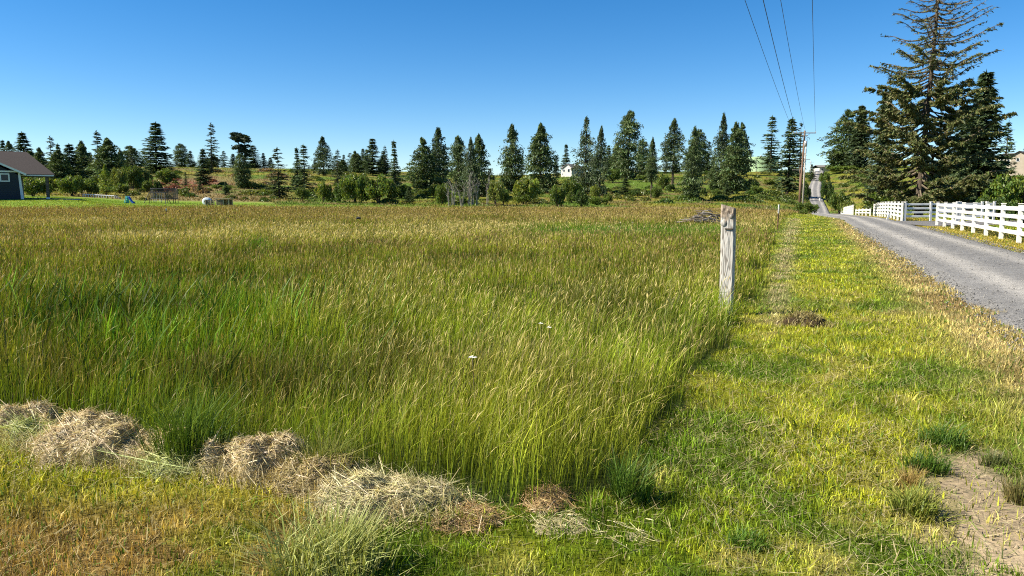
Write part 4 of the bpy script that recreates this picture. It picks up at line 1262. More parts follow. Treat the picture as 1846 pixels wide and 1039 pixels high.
fence('distant white four rail fence dropping into the roadside dip', [tuple(F0 + (F1 - F0) * k / 14) for k in range(15)])
fence('low two rail white fence linking the distant fence to the corner run', [tuple(F0 + np.array([.3, -.2]) + (C0 + FENCE_DIR * PITCH_BAY * 10 - F0 + np.array([-.6, .4])) * k / 4) for k in range(5)], 2, .75)

lp = on_ground(1598, 399)
b = thing('leaning_board', 'short white board leaning in front of the corner fence', 'board', tuple(lp), 0)
mb = MB(); mb.box((.10, 0, .28), (.14, .04, .66), bev=.008, tilt=(0, .32)); mb.build('board', M['white'], b)

# ------------------------------------------------------------------ the weathered post
def weathered_post():
    p = flat(1307, 566); x, y = p; z0 = gz(x, y)
    root = thing('wooden_post', 'weathered grey wooden post with worn grain at the field edge', 'post', (x, y, z0), R(-26))
    g = np.random.default_rng(3)
    hh = at_depth(1311, 371, y)[2] - z0
    nz, ns = 30, 6
    ring = []
    w, dpt = .19, .105
    c = .022
    for sx, sy in ((-1, -1), (1, -1), (1, 1), (-1, 1)):
        pass
    prof = []
    def edge(a, b, n):
        for k in range(n):
            t = k / n; prof.append((a[0] + (b[0] - a[0]) * t, a[1] + (b[1] - a[1]) * t))
    hx, hy = w / 2, dpt / 2
    cs = [(-hx + c, -hy), (hx - c, -hy), (hx, -hy + c), (hx, hy - c), (hx - c, hy), (-hx + c, hy), (-hx, hy - c), (-hx, -hy + c)]
    for i in range(8):
        edge(cs[i], cs[(i + 1) % 8], 6 if i % 2 == 0 else 2)
    prof = np.array(prof); m = len(prof)
    V = []
    for k in range(nz + 1):
        t = k / nz; z = -.3 + (hh + .3) * t
        sc = 1.0 + .06 * (1 - t) - .05 * math.exp(-((z - 1.18) / .05) ** 2)
        q = prof * sc
        r = (fbm(prof[:, 0] * 14 + 5, np.full(m, z * 2.2), 7) - .5) * .022
        nn = q / np.linalg.norm(q, axis=1)[:, None]
        q = q + nn * r[:, None]
        q[:, 0] += .012 * math.sin(z * 2.1)
        zz = np.full(m, z)
        if k == nz:
            zz = zz - .028 * (q[:, 0] / hx) - .01
        V.append(np.column_stack([q, zz]))
    V = np.concatenate(V)
    F = []
    for k in range(nz):
        for i in range(m):
            j = (i + 1) % m
            F.append((k * m + i, k * m + j, (k + 1) * m + j, (k + 1) * m + i))
    mb = MB(); mb.add(V, F); mb.f.append(tuple(nz * m + i for i in range(m)))
    mb.build('shaft', M['post'], root)
    # knot burl below the top and a cut notch
    kb = MB()
    kx, kz = -.045, hh - .235
    for (cx, cz, rr) in ((kx, kz, .052), (.05, hh - .14, .04)):
        vs = []; fs = []
        for i in range(6):
            for k in range(12):
                a = 2 * math.pi * k / 12; rad = rr * math.sin(.5 * math.pi * (i + .3) / 5.3); dep = .030 * math.cos(.5 * math.pi * (i + .3) / 5.3)
                vs.append((cx + math.cos(a) * rad, -hy - dep + .012, cz + math.sin(a) * rad * 1.15))
        for i in range(5):
            for k in range(12):
                j = (k + 1) % 12; fs.append((i * 12 + k, i * 12 + j, i * 12 + 12 + j, i * 12 + 12 + k))
        fs.append(tuple(range(11, -1, -1)))
        kb.add(vs, fs)
    kb.build('knot', M['post'], root, True)
    nt = MB(); nt.box((.02, -hy - .002, hh - .315), (.10, .03, .014)); nt.build('notch', M['bark'], root)
weathered_post()

# ------------------------------------------------------------------ stakes and small field things
def stake(px, top, base, label, tilt=0.0, tipcol='white', body='rust', wid=.05, tipf=.34, Y=None):
    p = on_ground(px, base) if Y is None else None
    Y = p[1] if Y is None else Y
    x = at_depth(px, base, Y)[0]; z0 = gz(x, Y); h = at_depth(px, top, Y)[2] - z0
    root = thing('marker_stake', label, 'stake', (x, Y, z0), 0)
    mb = MB().box((0, 0, h * (1 - tipf) / 2 - .1), (wid, wid * .7, h * (1 - tipf) + .2), bev=.004); mb.build('shaft', M[body], root)
    mb = MB().box((0, 0, h * (1 - tipf / 2)), (wid * 1.15, wid * .8, h * tipf), bev=.004); mb.build('tip', M[tipcol], root)
    root.rotation_euler = (0, tilt, R(15))
stake(1401.5, 369, 416, 'thin rusty marker stake with a white top in the grass edge', .02)
stake(299, 376, 393, 'dark marker stake with a pale tip in the open field', .09, 'yellow', 'rust', .09, .22)
def black_cap():
    px, Y = 645, 46.0
    x = at_depth(px, 400, Y)[0]; z0 = gz(x, Y); h = at_depth(px, 393, Y)[2] - z0
    root = thing('marker_stake', 'short stake with a drooping black cap sticking out of the seed heads', 'stake', (x, Y, z0))
    MB().tube([(0, 0, -.1), (.02, 0, h * .8)], .022, 6).build('shaft', M['darkframe'], root)
    MB().tube([(-.10, 0, h * .86), (.0, 0, h), (.12, 0, h * .98), (.17, 0, h * .88)], [.04, .075, .07, .03], 8).build('cap', M['darkframe'], root)
black_cap()
mk = on_ground(1478, 364, 100)
r_ = thing('marker_post', 'tiny white marker post at the edge of the climbing road', 'post', tuple(mk))
MB().box((0, 0, .5), (.34, .3, 1.2), bev=.03).build('shaft', M['white'], r_)

def stick_pile():
    Y = 43.0; x_ = at_depth(1266, 398, Y)[0]; p = (x_, Y, gz(x_, Y) + .26)
    root = thing('stick_pile', 'heap of grey dead branches lying in the field', 'branches', tuple(p))
    g = random.Random(12)
    s = Y / FPX
    for i in range(52):
        L = g.uniform(.4, 1.5); a = g.gauss(0, .5) + (math.pi if g.random() < .5 else 0)
        c = Vector((g.gauss(.1, .5), g.gauss(0, .3), 0)); pile = max(.05, .72 * (1 - abs(c.x - .25) / 1.15))
        c.z = g.uniform(.05, pile); d = Vector((math.cos(a), math.sin(a) * .8, g.uniform(-.25, .35))).normalized()
        A = c - d * L / 2; Bv = c + d * L / 2
        A.z = max(A.z, .02)
        mid = (A + Bv) / 2 + Vector((0, 0, g.uniform(-.06, .1)))
        r = g.uniform(.014, .045)
        MB().tube([A, mid, Bv], [r, r * .85, r * .4], 6).build('branch', M['deadwood' if g.random() < .6 else 'twig'], root)
stick_pile()

# ------------------------------------------------------------------ cut hay
def hay(px, base, hw, hpx, label, tint, n=5200, strand=.11, skew=0.0, name='hay_clump', dark=.6):
    p = flat(px, base); x, y = p; s = math.hypot(y, 1.6) / FPX
    w = hw * s * 1.22; h = hpx * s * .70; dep = max(w * .60, .14)
    y += dep * .8
    z0 = gz(x, y)
    root = thing(name, label, 'hay', (x, y, z0), 0, 'clumps of cut hay along the field edge')
    g = np.random.default_rng(int(px * 13 + base))
    def top(qx, qy):
        wx = qx + (fbm(qx / .16 + px, qy / .16, 3) - .5) * w * .9; wy = qy + (fbm(qx / .16, qy / .16 + px, 4) - .5) * dep * .9
        r2 = (wx / w) ** 2 + (wy / dep) ** 2
        m = 1 - np.exp(-2.6 * np.maximum(1 - r2, 0))
        lum = .25 + 1.15 * fbm(qx / .17 + px, qy / .17, 19, 3) + .35 * (fbm(qx / .05 + px, qy / .05, 29, 2) - .5) + .25 * skew * qx / w
        return h * m * np.maximum(lum, .05) - .015
    nx, ny = 46, 34
    gx, gy = np.meshgrid(np.linspace(-1.35, 1.35, nx) * w, np.linspace(-1.35, 1.35, ny) * dep, indexing='ij')
    V = np.stack([gx, gy, top(gx, gy)], -1).reshape(-1, 3)
    I, J = np.meshgrid(np.arange(nx - 1), np.arange(ny - 1), indexing='ij'); a = (I * ny + J).ravel()
    F = np.stack([a, a + ny, a + ny + 1, a + 1], -1)
    tn = np.array(tint)
    link('mound', np_mesh('mound', V, F, np.tile(tn * dark, (len(V), 1)) * (.6 + .8 * fbm(V[:, 0] / .06, V[:, 1] / .06, 23)[:, None]), M['hay'], True), root)
    rr = np.sqrt(g.random(n)) * 1.35; aa = g.random(n) * 6.283
    qx, qy = np.cos(aa) * rr * w, np.sin(aa) * rr * dep
    zt = top(qx, qy); keep = (zt > 0) | (g.random(n) < .16)
    qx, qy, zt = qx[keep], qy[keep], np.maximum(zt[keep], .005); n = len(qx)
    e = .02
    nx_ = -(top(qx + e, qy) - top(qx - e, qy)) / (2 * e); ny_ = -(top(qx, qy + e) - top(qx, qy - e)) / (2 * e)
    N = unit(np.stack([np.clip(nx_, -2, 2), np.clip(ny_, -2, 2), np.ones(n)], -1))
    fl = fbm(qx / .2 + 3, qy / .2, 41) * 9
    dirn = np.stack([np.cos(fl + g.normal(0, .9, n)), np.sin(fl + g.normal(0, .9, n)), g.normal(0, .45, n)], -1)
    dirn = unit(dirn - N * (dirn * N).sum(1)[:, None] * .7)
    L = strand * g.uniform(.3, 1.3, n) * np.where(g.random(n) < .06, 2.2, 1.0)
    c = np.stack([qx, qy, zt], -1) + N * g.uniform(-.008, .022, (n, 1))
    wv = unit(np.cross(dirn, N + g.normal(0, .5, (n, 3)))) * (.0017 * g.uniform(.6, 1.6, n))[:, None]
    bend = N * (g.normal(-.02, .09, n) * L)[:, None]
    p0, p2 = c - dirn * L[:, None] / 2 + bend, c + dirn * L[:, None] / 2 + bend
    Vt = np.stack([p0 - wv * .5, p0 + wv * .5, c - wv, c + wv, p2], 1).reshape(-1, 3)
    f = np.array([[0, 1, 3], [0, 3, 2], [2, 3, 4]])
    Ft = (f[None] + (np.arange(n) * 5)[:, None, None]).reshape(-1, 3)
    cl = (.6 + .8 * fbm(qx / .12, qy / .12 + px, 53))[:, None]
    col = tn[None] * g.uniform(.55, 1.35, (n, 1)) * cl * np.stack([np.ones(n), g.uniform(.9, 1.08, n), g.uniform(.75, 1.15, n)], -1)
    o = link('straw', np_mesh('straw', Vt, Ft, np.repeat(col, 5, 0), M['hay']), root); o['kind'] = 'stuff'
    return root

TAN = (.50, .405, .22); PALE = (.47, .42, .23); RED = (.38, .26, .115); GRN = (.38, .42, .14)
hay(14, 790, 62, 82, 'matted tan hay clump cut by the picture edge', TAN)
hay(148, 838, 100, 108, 'largest tan hay clump with a dark hollow side', TAN, 9000)
hay(250, 845, 80, 84, 'low tan hay clump leaning on the largest clump', TAN)
hay(62, 812, 48, 62, 'pale green cut stalks spilling beside the edge hay clump', GRN, 1500, .24)
hay(322, 862, 72, 72, 'pale green cut stalks fanned out past the low tan clump', GRN, 2000, .26)
hay(462, 876, 72, 132, 'sloping grey tan hay clump beside the upright grass tongue', TAN, 7500, .08, -1.0)
hay(565, 898, 60, 78, 'dark brown tangled hay between the sloping and the straw clump', (.34, .27, .12), 4200)
hay(695, 946, 104, 100, 'pale straw coloured hay clump spread widest toward the lawn', PALE, 9000, .13)
hay(830, 958, 48, 26, 'thin reddish brown hay scraps past the straw clump', RED, 2600)
hay(990, 925, 40, 30, 'small brown hay wisp lying at the foot of the tall grass', RED, 1300)
hay(1015, 965, 48, 14, 'flat scatter of pale straw before the brown wisp', PALE, 700)
hay(1150, 985, 46, 10, 'thin flat straw scatter on the green turf', PALE, 500)

def hay_mat():
    """loose cut stalks strewn along the whole windrow"""
    g = np.random.default_rng(71); n = 9000
    line = np.array([flat(*p) for p in ((-60, 790), (60, 815), (150, 838), (260, 848), (360, 862), (470, 880), (570, 902), (690, 940), (790, 955))])
    d = np.concatenate([[0], np.cumsum(np.linalg.norm(np.diff(line, axis=0), axis=1))])
    t = g.random(n) * d[-1]; x = np.interp(t, d, line[:, 0]) + g.normal(0, .10, n); y = np.interp(t, d, line[:, 1]) + np.abs(g.normal(0, .20, n)) - .05 + g.normal(0, .05, n)
    P = np.column_stack([x, y, ground_z(x, y) + g.uniform(.0, .07, n)])
    c = mix(np.array([.52, .42, .21]), np.array([.40, .40, .15]), sstep(.54, .68, fbm(x / .35, y / .35, 73))[:, None]) * g.uniform(.5, 1.25, (n, 1))
    me = blade_mesh('cut_hay', P, g.uniform(.04, .17, n), g.uniform(.0018, .0036, n), g.random(n) * 3.14, g.random(n) * 6.28, g.uniform(.75, .98, n), c, c, np.ones(n, bool), M['hay'])
    tag(link('cut_hay', me), 'loose cut stalks strewn between the hay clumps', 'hay', kind='stuff')
hay_mat()

def path_litter():
    g = np.random.default_rng(88); n = 2600
    x = g.uniform(PATH[:, 0].min() - .2, PATH[:, 0].max() + .2, n); y = g.uniform(2.2, PATH[:, 1].max() + .3, n)
    k = in_poly(*wob(x, y, .7), PATH); x, y = x[k], y[k]; n = len(x)
    base = np.array([[1, 0, 0], [0, 1, 0], [-1, 0, 0], [0, -1, 0], [0, 0, .7], [0, 0, -.4]])
    sz = np.exp(g.normal(-5.3, .5, n))
    V = base[None] * sz[:, None, None] * g.uniform(.6, 1.4, (n, 6, 3))
    V += np.stack([x, y, ground_z(x, y) + .001], -1)[:, None]
    f = np.array([[0, 1, 4], [1, 2, 4], [2, 3, 4], [3, 0, 4], [1, 0, 5], [2, 1, 5], [3, 2, 5], [0, 3, 5]])
    F = (f[None] + (np.arange(n) * 6)[:, None, None]).reshape(-1, 3)
    C = np.repeat(np.array([[.36, .29, .20]]) * g.uniform(.5, 1.3, (n, 1)), 6, 0)
    tag(link('pebbles', np_mesh('pebbles', V.reshape(-1, 3), F, C, M['ground'])), 'small pebbles and crumbs on the bare dirt path', 'pebbles', kind='stuff')
    m = 6000
    x = g.uniform(PATH[:, 0].min() - .4, PATH[:, 0].max(), m); y = g.uniform(2.4, PATH[:, 1].max() + .4, m)
    P = np.column_stack([x, y, ground_z(x, y) + g.uniform(.002, .02, m)])
    c = mix(np.array([.50, .42, .24]), np.array([.20, .22, .06]), (g.random((m, 1)) < .45) * 1.0) * g.uniform(.4, 1.2, (m, 1))
    me = blade_mesh('dry_straw', P, g.uniform(.03, .13, m), g.uniform(.0015, .004, m), g.random(m) * 3.14, g.random(m) * 6.28, g.uniform(.9, .99, m), c, c, np.ones(m, bool), M['hay'])
    tag(link('dry_straw', me), 'dry straw bits lying over the bare dirt path', 'straw', kind='stuff')
path_litter()

def clod():
    p = flat(1448, 588); x, y = p; z0 = gz(x, y)
    root = thing('turf_clod', 'upturned dark turf clod casting a shadow on the mown strip', 'clod', (x, y, z0), R(-12)); root.scale = (1.7, 1.0, 1.05)
    g = np.random.default_rng(8); V = []; F = []
    n, m = 14, 8
    for i in range(m):
        ph = math.pi / 2 * i / (m - 1)
        for k in range(n):
            a = 2 * math.pi * k / n; r = math.cos(ph) * (1 + .5 * (g.random() - .5))
            V.append((r * math.cos(a) * .17, r * math.sin(a) * .11, math.sin(ph) * .13 * (1 + .5 * (g.random() - .5)) - .01))
    for i in range(m - 1):
        for k in range(n):
            j = (k + 1) % n; F.append((i * n + k, i * n + j, (i + 1) * n + j, (i + 1) * n + k))
    link('soil', np_mesh('soil', np.array(V), np.array(F), np.tile([[.07, .05, .03]], (len(V), 1)), M['ground']), root)
    q = 700
    P = np.column_stack([g.normal(0, .10, q), g.normal(0, .07, q), np.zeros(q)]); P[:, 2] = np.maximum(.12 * (1 - (P[:, 0] / .19) ** 2 - (P[:, 1] / .13) ** 2), 0)
    c = np.array([.36, .30, .13]) * g.uniform(.4, 1.3, (q, 1))
    link('turf', blade_mesh('turf', P, g.uniform(.04, .1, q), np.full(q, .006), g.random(q) * 3, g.random(q) * 6.28, g.uniform(.3, .95, q), c, c, np.ones(q, bool), M['grass']), root)['kind'] = 'stuff'
clod()

def tuft(px, base, hw, hpx, label, c0, c1, n=420, droop=.7, wid=.005):
    p = flat(px, base); x, y = p; z0 = gz(x, y); s = math.hypot(y, 1.6) / FPX
    w = hw * s; h = hpx * s
    g = np.random.default_rng(int(px + base * 3))
    a = g.random(n) * 6.283; r = np.sqrt(g.random(n))
    r = r * (.55 + .75 * vnoise(a * 1.6 + px, a * 0 + base, 3))
    P = np.column_stack([np.cos(a) * r * w * .75, np.sin(a) * r * w * .6, np.full(n, -.01)])
    ld = np.where(g.random(n) < .55, a + g.normal(0, .5, n), g.normal(.3, 1.2, n)); lean = np.clip(r * droop * .8 + np.abs(g.normal(0, .22, n)), 0, .96)
    c = mix(np.array(c0), np.array(c1), g.random((n, 1))) * g.uniform(.7, 1.2, (n, 1))
    me = blade_mesh('grass_tuft', P, h * g.uniform(.25, 1.2, n), np.full(n, wid) * g.uniform(.6, 1.3, n), g.random(n) * 3.14, ld, lean, c * .75, c, np.ones(n, bool), M['grass'])
    o = link('grass_tuft', me, None, (x, y, z0)); tag(o, label, 'grass tuft', 'loose grass tufts near the camera')
tuft(598, 1030, 120, 108, 'large pale green tuft of long grass in front of the straw hay', (.30, .36, .09), (.46, .46, .17), 1100, .8, .006)
tuft(1640, 878, 26, 42, 'tan bristly tuft beside the bare dirt path', (.40, .30, .10), (.30, .20, .07), 300, .55, .004)
tuft(1668, 850, 40, 46, 'dark green tuft at the top edge of the dirt path', (.06, .13, .02), (.10, .17, .02), 420)
tuft(1700, 805, 60, 48, 'spreading deep green tuft above the dirt path', (.06, .14, .02), (.12, .20, .025), 620, .85)
tuft(1790, 838, 26, 34, 'small upright green tuft on the dirt path', (.08, .12, .03), (.16, .17, .05), 260, .5, .004)
tuft(1836, 905, 32, 56, 'brownish green tuft on the far side of the dirt path', (.10, .12, .03), (.24, .19, .07), 320, .6, .004)
tuft(1650, 930, 46, 60, 'broad yellow green tuft overhanging the dirt path', (.16, .22, .03), (.28, .28, .06), 420, .85, .007)
tuft(1345, 985, 44, 30, 'fresh green tuft in the middle of the mown turf', (.07, .16, .02), (.13, .22, .025), 420, .6)
tuft(1130, 905, 40, 92, 'lone green tuft standing off the corner of the tall grass', (.06, .13, .015), (.14, .22, .03), 420, .5)
tuft(340, 845, 70, 150, 'upright green tongue of grass between two hay clumps', (.06, .13, .015), (.15, .22, .03), 900, .45)
tuft(590, 880, 60, 110, 'leaning grass stems behind the dark brown hay', (.10, .15, .02), (.30, .28, .08), 500, .7)

def daisies():
    g = random.Random(4)
    spots = [(852, 641, 'single white daisy above the grass in the near field')] 
    spots += [(px, py, None) for px, py in ((1118, 404), (1140, 403), (1098, 411), (1200, 402), (1055, 386), (990, 589), (975, 582))]
    names = ['white daisy, first of the pair in the green band', 'white daisy, second of the pair in the green band', 'white daisy low in the green band of the field', 'white daisy in the green band near the stick heap',
             'white daisy far out by the meadow edge', 'small white daisy among the mid field stems', 'small white daisy just above its neighbour mid field']
    for i, (px, py, lab) in enumerate(spots):
        p = flat(px, py, .56) if i in (0, 6, 7) else flat(px, py, .5); x, y = p; z0 = gz(x, y)
        root = thing('daisy', lab or names[i - 1], 'flower', (x, y, z0), 0, 'white daisies in the field')
        k = (1.0 if lab else .6) + y / 26
        MB().tube([(0, 0, 0), (.01, 0, .3), (0, 0, .555)], .003 * k, 4).build('stem', M['bark'], root)
        pt = MB()
        for q in range(12):
            a = q * math.pi / 6; c, s = math.cos(a), math.sin(a); L = .026 * k; t = .006 * k
            pt.add([(c * .004, s * .004, .56), (c * L * .7 - s * t, s * L * .7 + c * t, .563), (c * L, s * L, .558), (c * L * .7 + s * t, s * L * .7 - c * t, .563)], [(0, 1, 2, 3)])
        o = pt.build('petals', M['white'], root)
        MB().tube([(0, 0, .556), (0, 0, .57)], [.010 * k, .006 * k], 8).build('centre', M['yellow'], root)
daisies()

# ------------------------------------------------------------------ utility poles and wires
def pole(px_base, base, px_top, top, Y, label, mat, r0=.19, r1=.13, arm=None):
    x = at_depth(px_base, base, Y)[0]; z0 = gz(x, Y)
    tp = at_depth(px_top, top, Y); tip = Vector((tp[0] - x, 0, tp[2] - z0))
    root = thing('utility_pole', label, 'pole', (x, Y, z0), 0, 'utility poles along the road')
    MB().tube([(0, 0, -.6), tip * .5, tip], [r0, (r0 + r1) / 2, r1], 10).build('pole', M[mat], root, True)
    return root, tip, Vector((x, Y, z0))

pa, tipA, baseA = pole(1440.5, 375, 1451, 236, 126, 'tall brown utility pole with crossarm and transformer beside the road', 'pole', .20, .14)
armz = tipA.z * .972
ax = Vector((tipA.x * .972, 0, armz))
AL, AR = -2.0, 1.75
MB().box((ax.x + (AL + AR) / 2, -.24, armz), (AR - AL, .12, .16), bev=.01).build('crossarm', M['polegrey'], pa)
MB().tube([(ax.x - .8, -.24, armz - .1), (ax.x, -.2, armz - .75)], .03, 6).build('brace', M['metal'], pa)
MB().tube([(ax.x + .8, -.24, armz - .1), (ax.x, -.2, armz - .75)], .03, 6).build('brace', M['metal'], pa)
INS = [AL + .08, AL + .55, -.05, AR - .08]
for i, ix in enumerate(INS):
    zz = armz + .08 if i != 2 else tipA.z
    xx = ax.x + ix if i != 2 else tipA.x
    MB().tube([(xx, -.24 if i != 2 else 0, zz), (xx, -.24 if i != 2 else 0, zz + .10), (xx, -.24 if i != 2 else 0, zz + .2)], [.03, .065, .04], 8).build('insulator', M['metal'], pa)
MB().box((ax.x - .1, -.22, armz - .42), (1.1, .1, .12), bev=.01).build('lower_arm', M['polegrey'], pa)
tz = tipA.z * .845
MB().tube([(tipA.x * .845 + .16, -.36, tz - .5), (tipA.x * .845 + .16, -.36, tz + .38), (tipA.x * .845 + .16, -.36, tz + .46)], [.24, .24, .12], 14).build('transformer', M['metal'], pa, True)
MB().tube([(ax.x + .5 + .22 * math.cos(a), -.3, armz - .95 + .26 * math.sin(a)) for a in np.linspace(-.5, 4.6, 12)], .035, 6).build('wire_coil', M['wire'], pa)

pb, tipB, baseB = pole(1447, 368, 1452.5, 265, 168, 'pale slender utility pole just beyond the brown one', 'polegrey', .19, .13)
MB().box((tipB.x * .86 + .1, -.2, tipB.z * .80), (1.9, .1, .12)).build('crossarm', M['polegrey'], pb)
MB().tube([(tipB.x * .9, -.2, tipB.z * .9), (tipB.x * .9, -.2, tipB.z * .97)], [.16, .16], 8).build('transformer', M['metal'], pb)
pc, tipC, baseC = pole(1441, 378, 1443, 304, 150, 'short brown stub pole close behind the tall brown one', 'pole', .2, .16)
MB().box((tipC.x - .7, -.2, tipC.z * .97), (1.9, .1, .12)).build('crossarm', M['polegrey'], pc)
pd_, tipD, baseD = pole(1461, 330, 1462, 290, 300, 'far thin utility pole on the verge near the hilltop', 'polegrey', .17, .12)
MB().box((tipD.x, -.2, tipD.z * .93), (2.2, .1, .12)).build('crossarm', M['polegrey'], pd_)

for i, (pxt, lab) in enumerate([(1346, 'outermost power wire meeting the long end of the crossarm'), (1378, 'second power wire running beside the outermost one'),
                                (1409, 'power wire rising to the pole top insulator'), (1465, 'power wire rising to the short end of the crossarm')]):
    xx = (ax.x + INS[i] if i != 2 else tipA.x); zz = (armz + .27 if i != 2 else tipA.z + .2)
    A = baseA + Vector((xx, -.24 if i != 2 else 0, zz))
    zq = A.z - .45
    d = sight(pxt, 0); t = (zq - EYE) / d[2]; Q = Vector((d[0] * t, d[1] * t, zq))
    dirv = (Q - A); E = A + dirv * (1 + 62 / dirv.length); E.z = A.z + .3
    pts = []
    for k in range(41):
        s = k / 40; p = A.lerp(E, s); p.z -= .9 * 4 * s * (1 - s); pts.append(p)
    o = MB().tube([p - A for p in pts], .016 if i != 1 else .022, 5).build('power_wire', M['wire'], None, False, A)
    tag(o, lab, 'wire', 'overhead power wires')

# ------------------------------------------------------------------ the dark house
def prism_roof(mb, x0, x1, y0, y1, zf, ridge_z, hipL=0, hipR=0, th=.16):
    """ridge along x, eaves at y0 / y1"""
    ym = (y0 + y1) / 2
    top = [(x0, y0, zf), (x1, y0, zf), (x1, y1, zf), (x0, y1, zf), (x0 + hipL, ym, ridge_z), (x1 - hipR, ym, ridge_z)]
    low = [(p[0], p[1], p[2] - th) for p in top]
    F = [(0, 1, 5, 4), (2, 3, 4, 5), (1, 2, 5), (3, 0, 4)]
    G = [tuple(i + 6 for i in reversed(f)) for f in F]
    E = [(0, 6, 7, 1), (1, 7, 8, 2), (2, 8, 9, 3), (3, 9, 6, 0)]
    mb.add(top + low, F + G + E)

def dark_house():
    Y = 108.0; s = Y / FPX
    cx = at_depth(40, 352, Y)[0]; z0 = gz(cx, Y) 
    root = thing('house', 'dark navy house with white trim and brown shingle roof at the field edge', 'house', (cx, Y, z0))
    def L(px, py, dy=0.0):
        q = at_depth(px, py, Y); return (q[0] - cx) * .84, q[2] - z0
    root.rotation_euler.z = R(31)
    xe, ze = L(100, 314); _, zr = L(45, 270, 5.5); xh, _ = L(45, 270, 5.5)
    rf = MB(); prism_roof(rf, -16, xe, .2, 11.0, ze, zr, 4.5, xe - xh)
    r1 = rf.build('roof', M['roof'], root)
    # front gable
    xg, zg = L(48, 314, -1.4); slope = .50; half = 6.2
    xa = xg - half; za = zg + half * slope
    g = MB(); th = .18
    tp = [(xg, -1.4, zg), (xa, -1.4, za), (xa - half, -1.4, zg), (xg, 7, zg), (xa, 7, za), (xa - half, 7, zg)]
    g.add(tp + [(p[0], p[1], p[2] - th) for p in tp], [(0, 3, 4, 1), (1, 4, 5, 2), (6, 7, 10, 9), (7, 8, 11, 10), (0, 1, 7, 6), (1, 2, 8, 7), (3, 9, 10, 4), (4, 10, 11, 5), (0, 6, 9, 3), (2, 5, 11, 8)])
    g.build('gable_roof', M['roof'], root)
    for sg in (1, -1):
        a0, a1 = Vector((xg if sg > 0 else xa - half, -1.45, zg - .12)), Vector((xa, -1.45, za - .12))
        d = a1 - a0
        m = MB().box((a0 + a1) / 2, (d.length, .06, .26), 0, 0, (0, -math.atan2(d.z, d.x))); m.build('rake_board', M['trim'], root)
    # front wall with gable triangle
    w = MB(); ztop = zg - .32
    w.add([(0, -.9, -.6), (0, -.9, ztop), (xa, -.9, za - .35), (xa - half + .6, -.9, ztop), (xa - half + .6, -.9, -.6), (0, 8, -.6), (0, 8, ztop), (xa, 8, za - .35), (xa - half + .6, 8, ztop), (xa - half + .6, 8, -.6)],
          [(0, 1, 2, 3, 4), (9, 8, 7, 6, 5), (0, 5, 6, 1), (4, 3, 8, 9), (1, 6, 7, 2), (2, 7, 8, 3)])
    w.build('wall', M['siding'], root)
    # lap siding courses
    sd_ = MB()
    k = 0; zz = .1
    while zz < ztop - .3:
        sd_.box((xa + half * .5 - 3.1 + .0, -.915, zz), (-(xa - half + .7) - .1, .02, .03)) if False else sd_.box(((xa - half + .7) / 2, -.915, zz), (-(xa - half + .7) - .16, .02, .03)); zz += .30
    sd_.build('siding_course', M['siding'], root)['kind'] = 'stuff'
    _, zb = L(20, 310, -.9)
    MB().box(((xa - half) / 2, -.94, zb), (-(xa - half) - .2, .06, .22)).build('band_board', M['trim'], root)
    cb = MB(); cb.add([(-.02, -.97, zb - .12), (-.28, -.97, zb - .12), (-.12, -.97, -.55), (.26, -.97, -.55), (-.02, -.86, zb - .12), (-.28, -.86, zb - .12), (-.12, -.86, -.55), (.26, -.86, -.55)],
                      [(0, 1, 2, 3), (7, 6, 5, 4), (0, 3, 7, 4), (1, 5, 6, 2), (0, 4, 5, 1), (3, 2, 6, 7)])
    cb.build('corner_board', M['trim'], root)
    for pxw in (9.5, -14):
        wx, wz = L(pxw, 321, -.9)
        win = MB()
        for (dx, dz, sx, sz) in ((0, .5, 1.14, .16), (0, -.5, 1.14, .16), (-.5, 0, .16, .84), (.5, 0, .16, .84)):
            win.box((wx + dx, -.93, wz + dz), (sx, .08, sz))
        wf = win.build('window', M['trim'], root)
        MB().box((wx, -.905, wz), (.84, .03, .84)).build('pane', M['glass'], wf)
    # main body behind, porch post, beam, slab
    MB().box((-7.5, 6.2, 1.2), (14, 8.4, 3.6)).build('wall', M['siding'], root)
    xp, _ = L(86, 340, 1.2)
    MB().box((xp, .6, ze / 2 - .1), (.36, .36, ze - .2), bev=.02).build('porch_post', M['plank'], root)
    MB().box((xp, .6, .12), (.46, .46, .36), bev=.02).build('post_base', M['trim'], root)
    MB().box((xp, 10.4, ze / 2 - .1), (.36, .36, ze - .2), bev=.02).build('porch_post', M['plank'], root)
    MB().box(((xe - .2) / 2, .16, ze - .17), (xe - .05, .05, .18)).build('fascia', M['trim'], root)
    MB().box((xe / 2 + 1.5, 5.8, .0), (xe + 3, 9, .16)).build('porch_slab', M['conc'], root)
dark_house()

def railing():
    root = thing('low_railing', 'low pale railing along the drop of the raised house lawn', 'railing', tuple(on_ground(150, 356)))
    o = root.location
    a = on_ground(150, 355); bb = on_ground(206, 358)
    d = Vector(bb) - Vector(a)
    n = 13
    for i in range(n):
        p = Vector(a) + d * i / (n - 1) - o; p.z = gz(p.x + o.x, p.y + o.y) - o.z
        MB().box((p.x, p.y, .22), (.12, .12, .5)).build('baluster', M['trim'], root, loc=(0, 0, p.z))
    A = Vector(a) - o; Bv = Vector(bb) - o
    A.z = gz(a[0], a[1]) - o.z + .52; Bv.z = gz(bb[0], bb[1]) - o.z + .52
    MB().tube([A, (A + Bv) / 2, Bv], .09, 6).build('top_rail', M['trim'], root)
    w = thing('retaining_wall', 'dark block retaining wall stepping down past the low railing', 'wall', tuple(bb))
    for i in range(5):
        MB().box((.35 + i * .34, -.3 * i, .30 - .06 * i), (.34, .5, .6 - .10 * i), bev=.02).build('block', M['plank' if i % 2 else 'conc'], w)
railing()

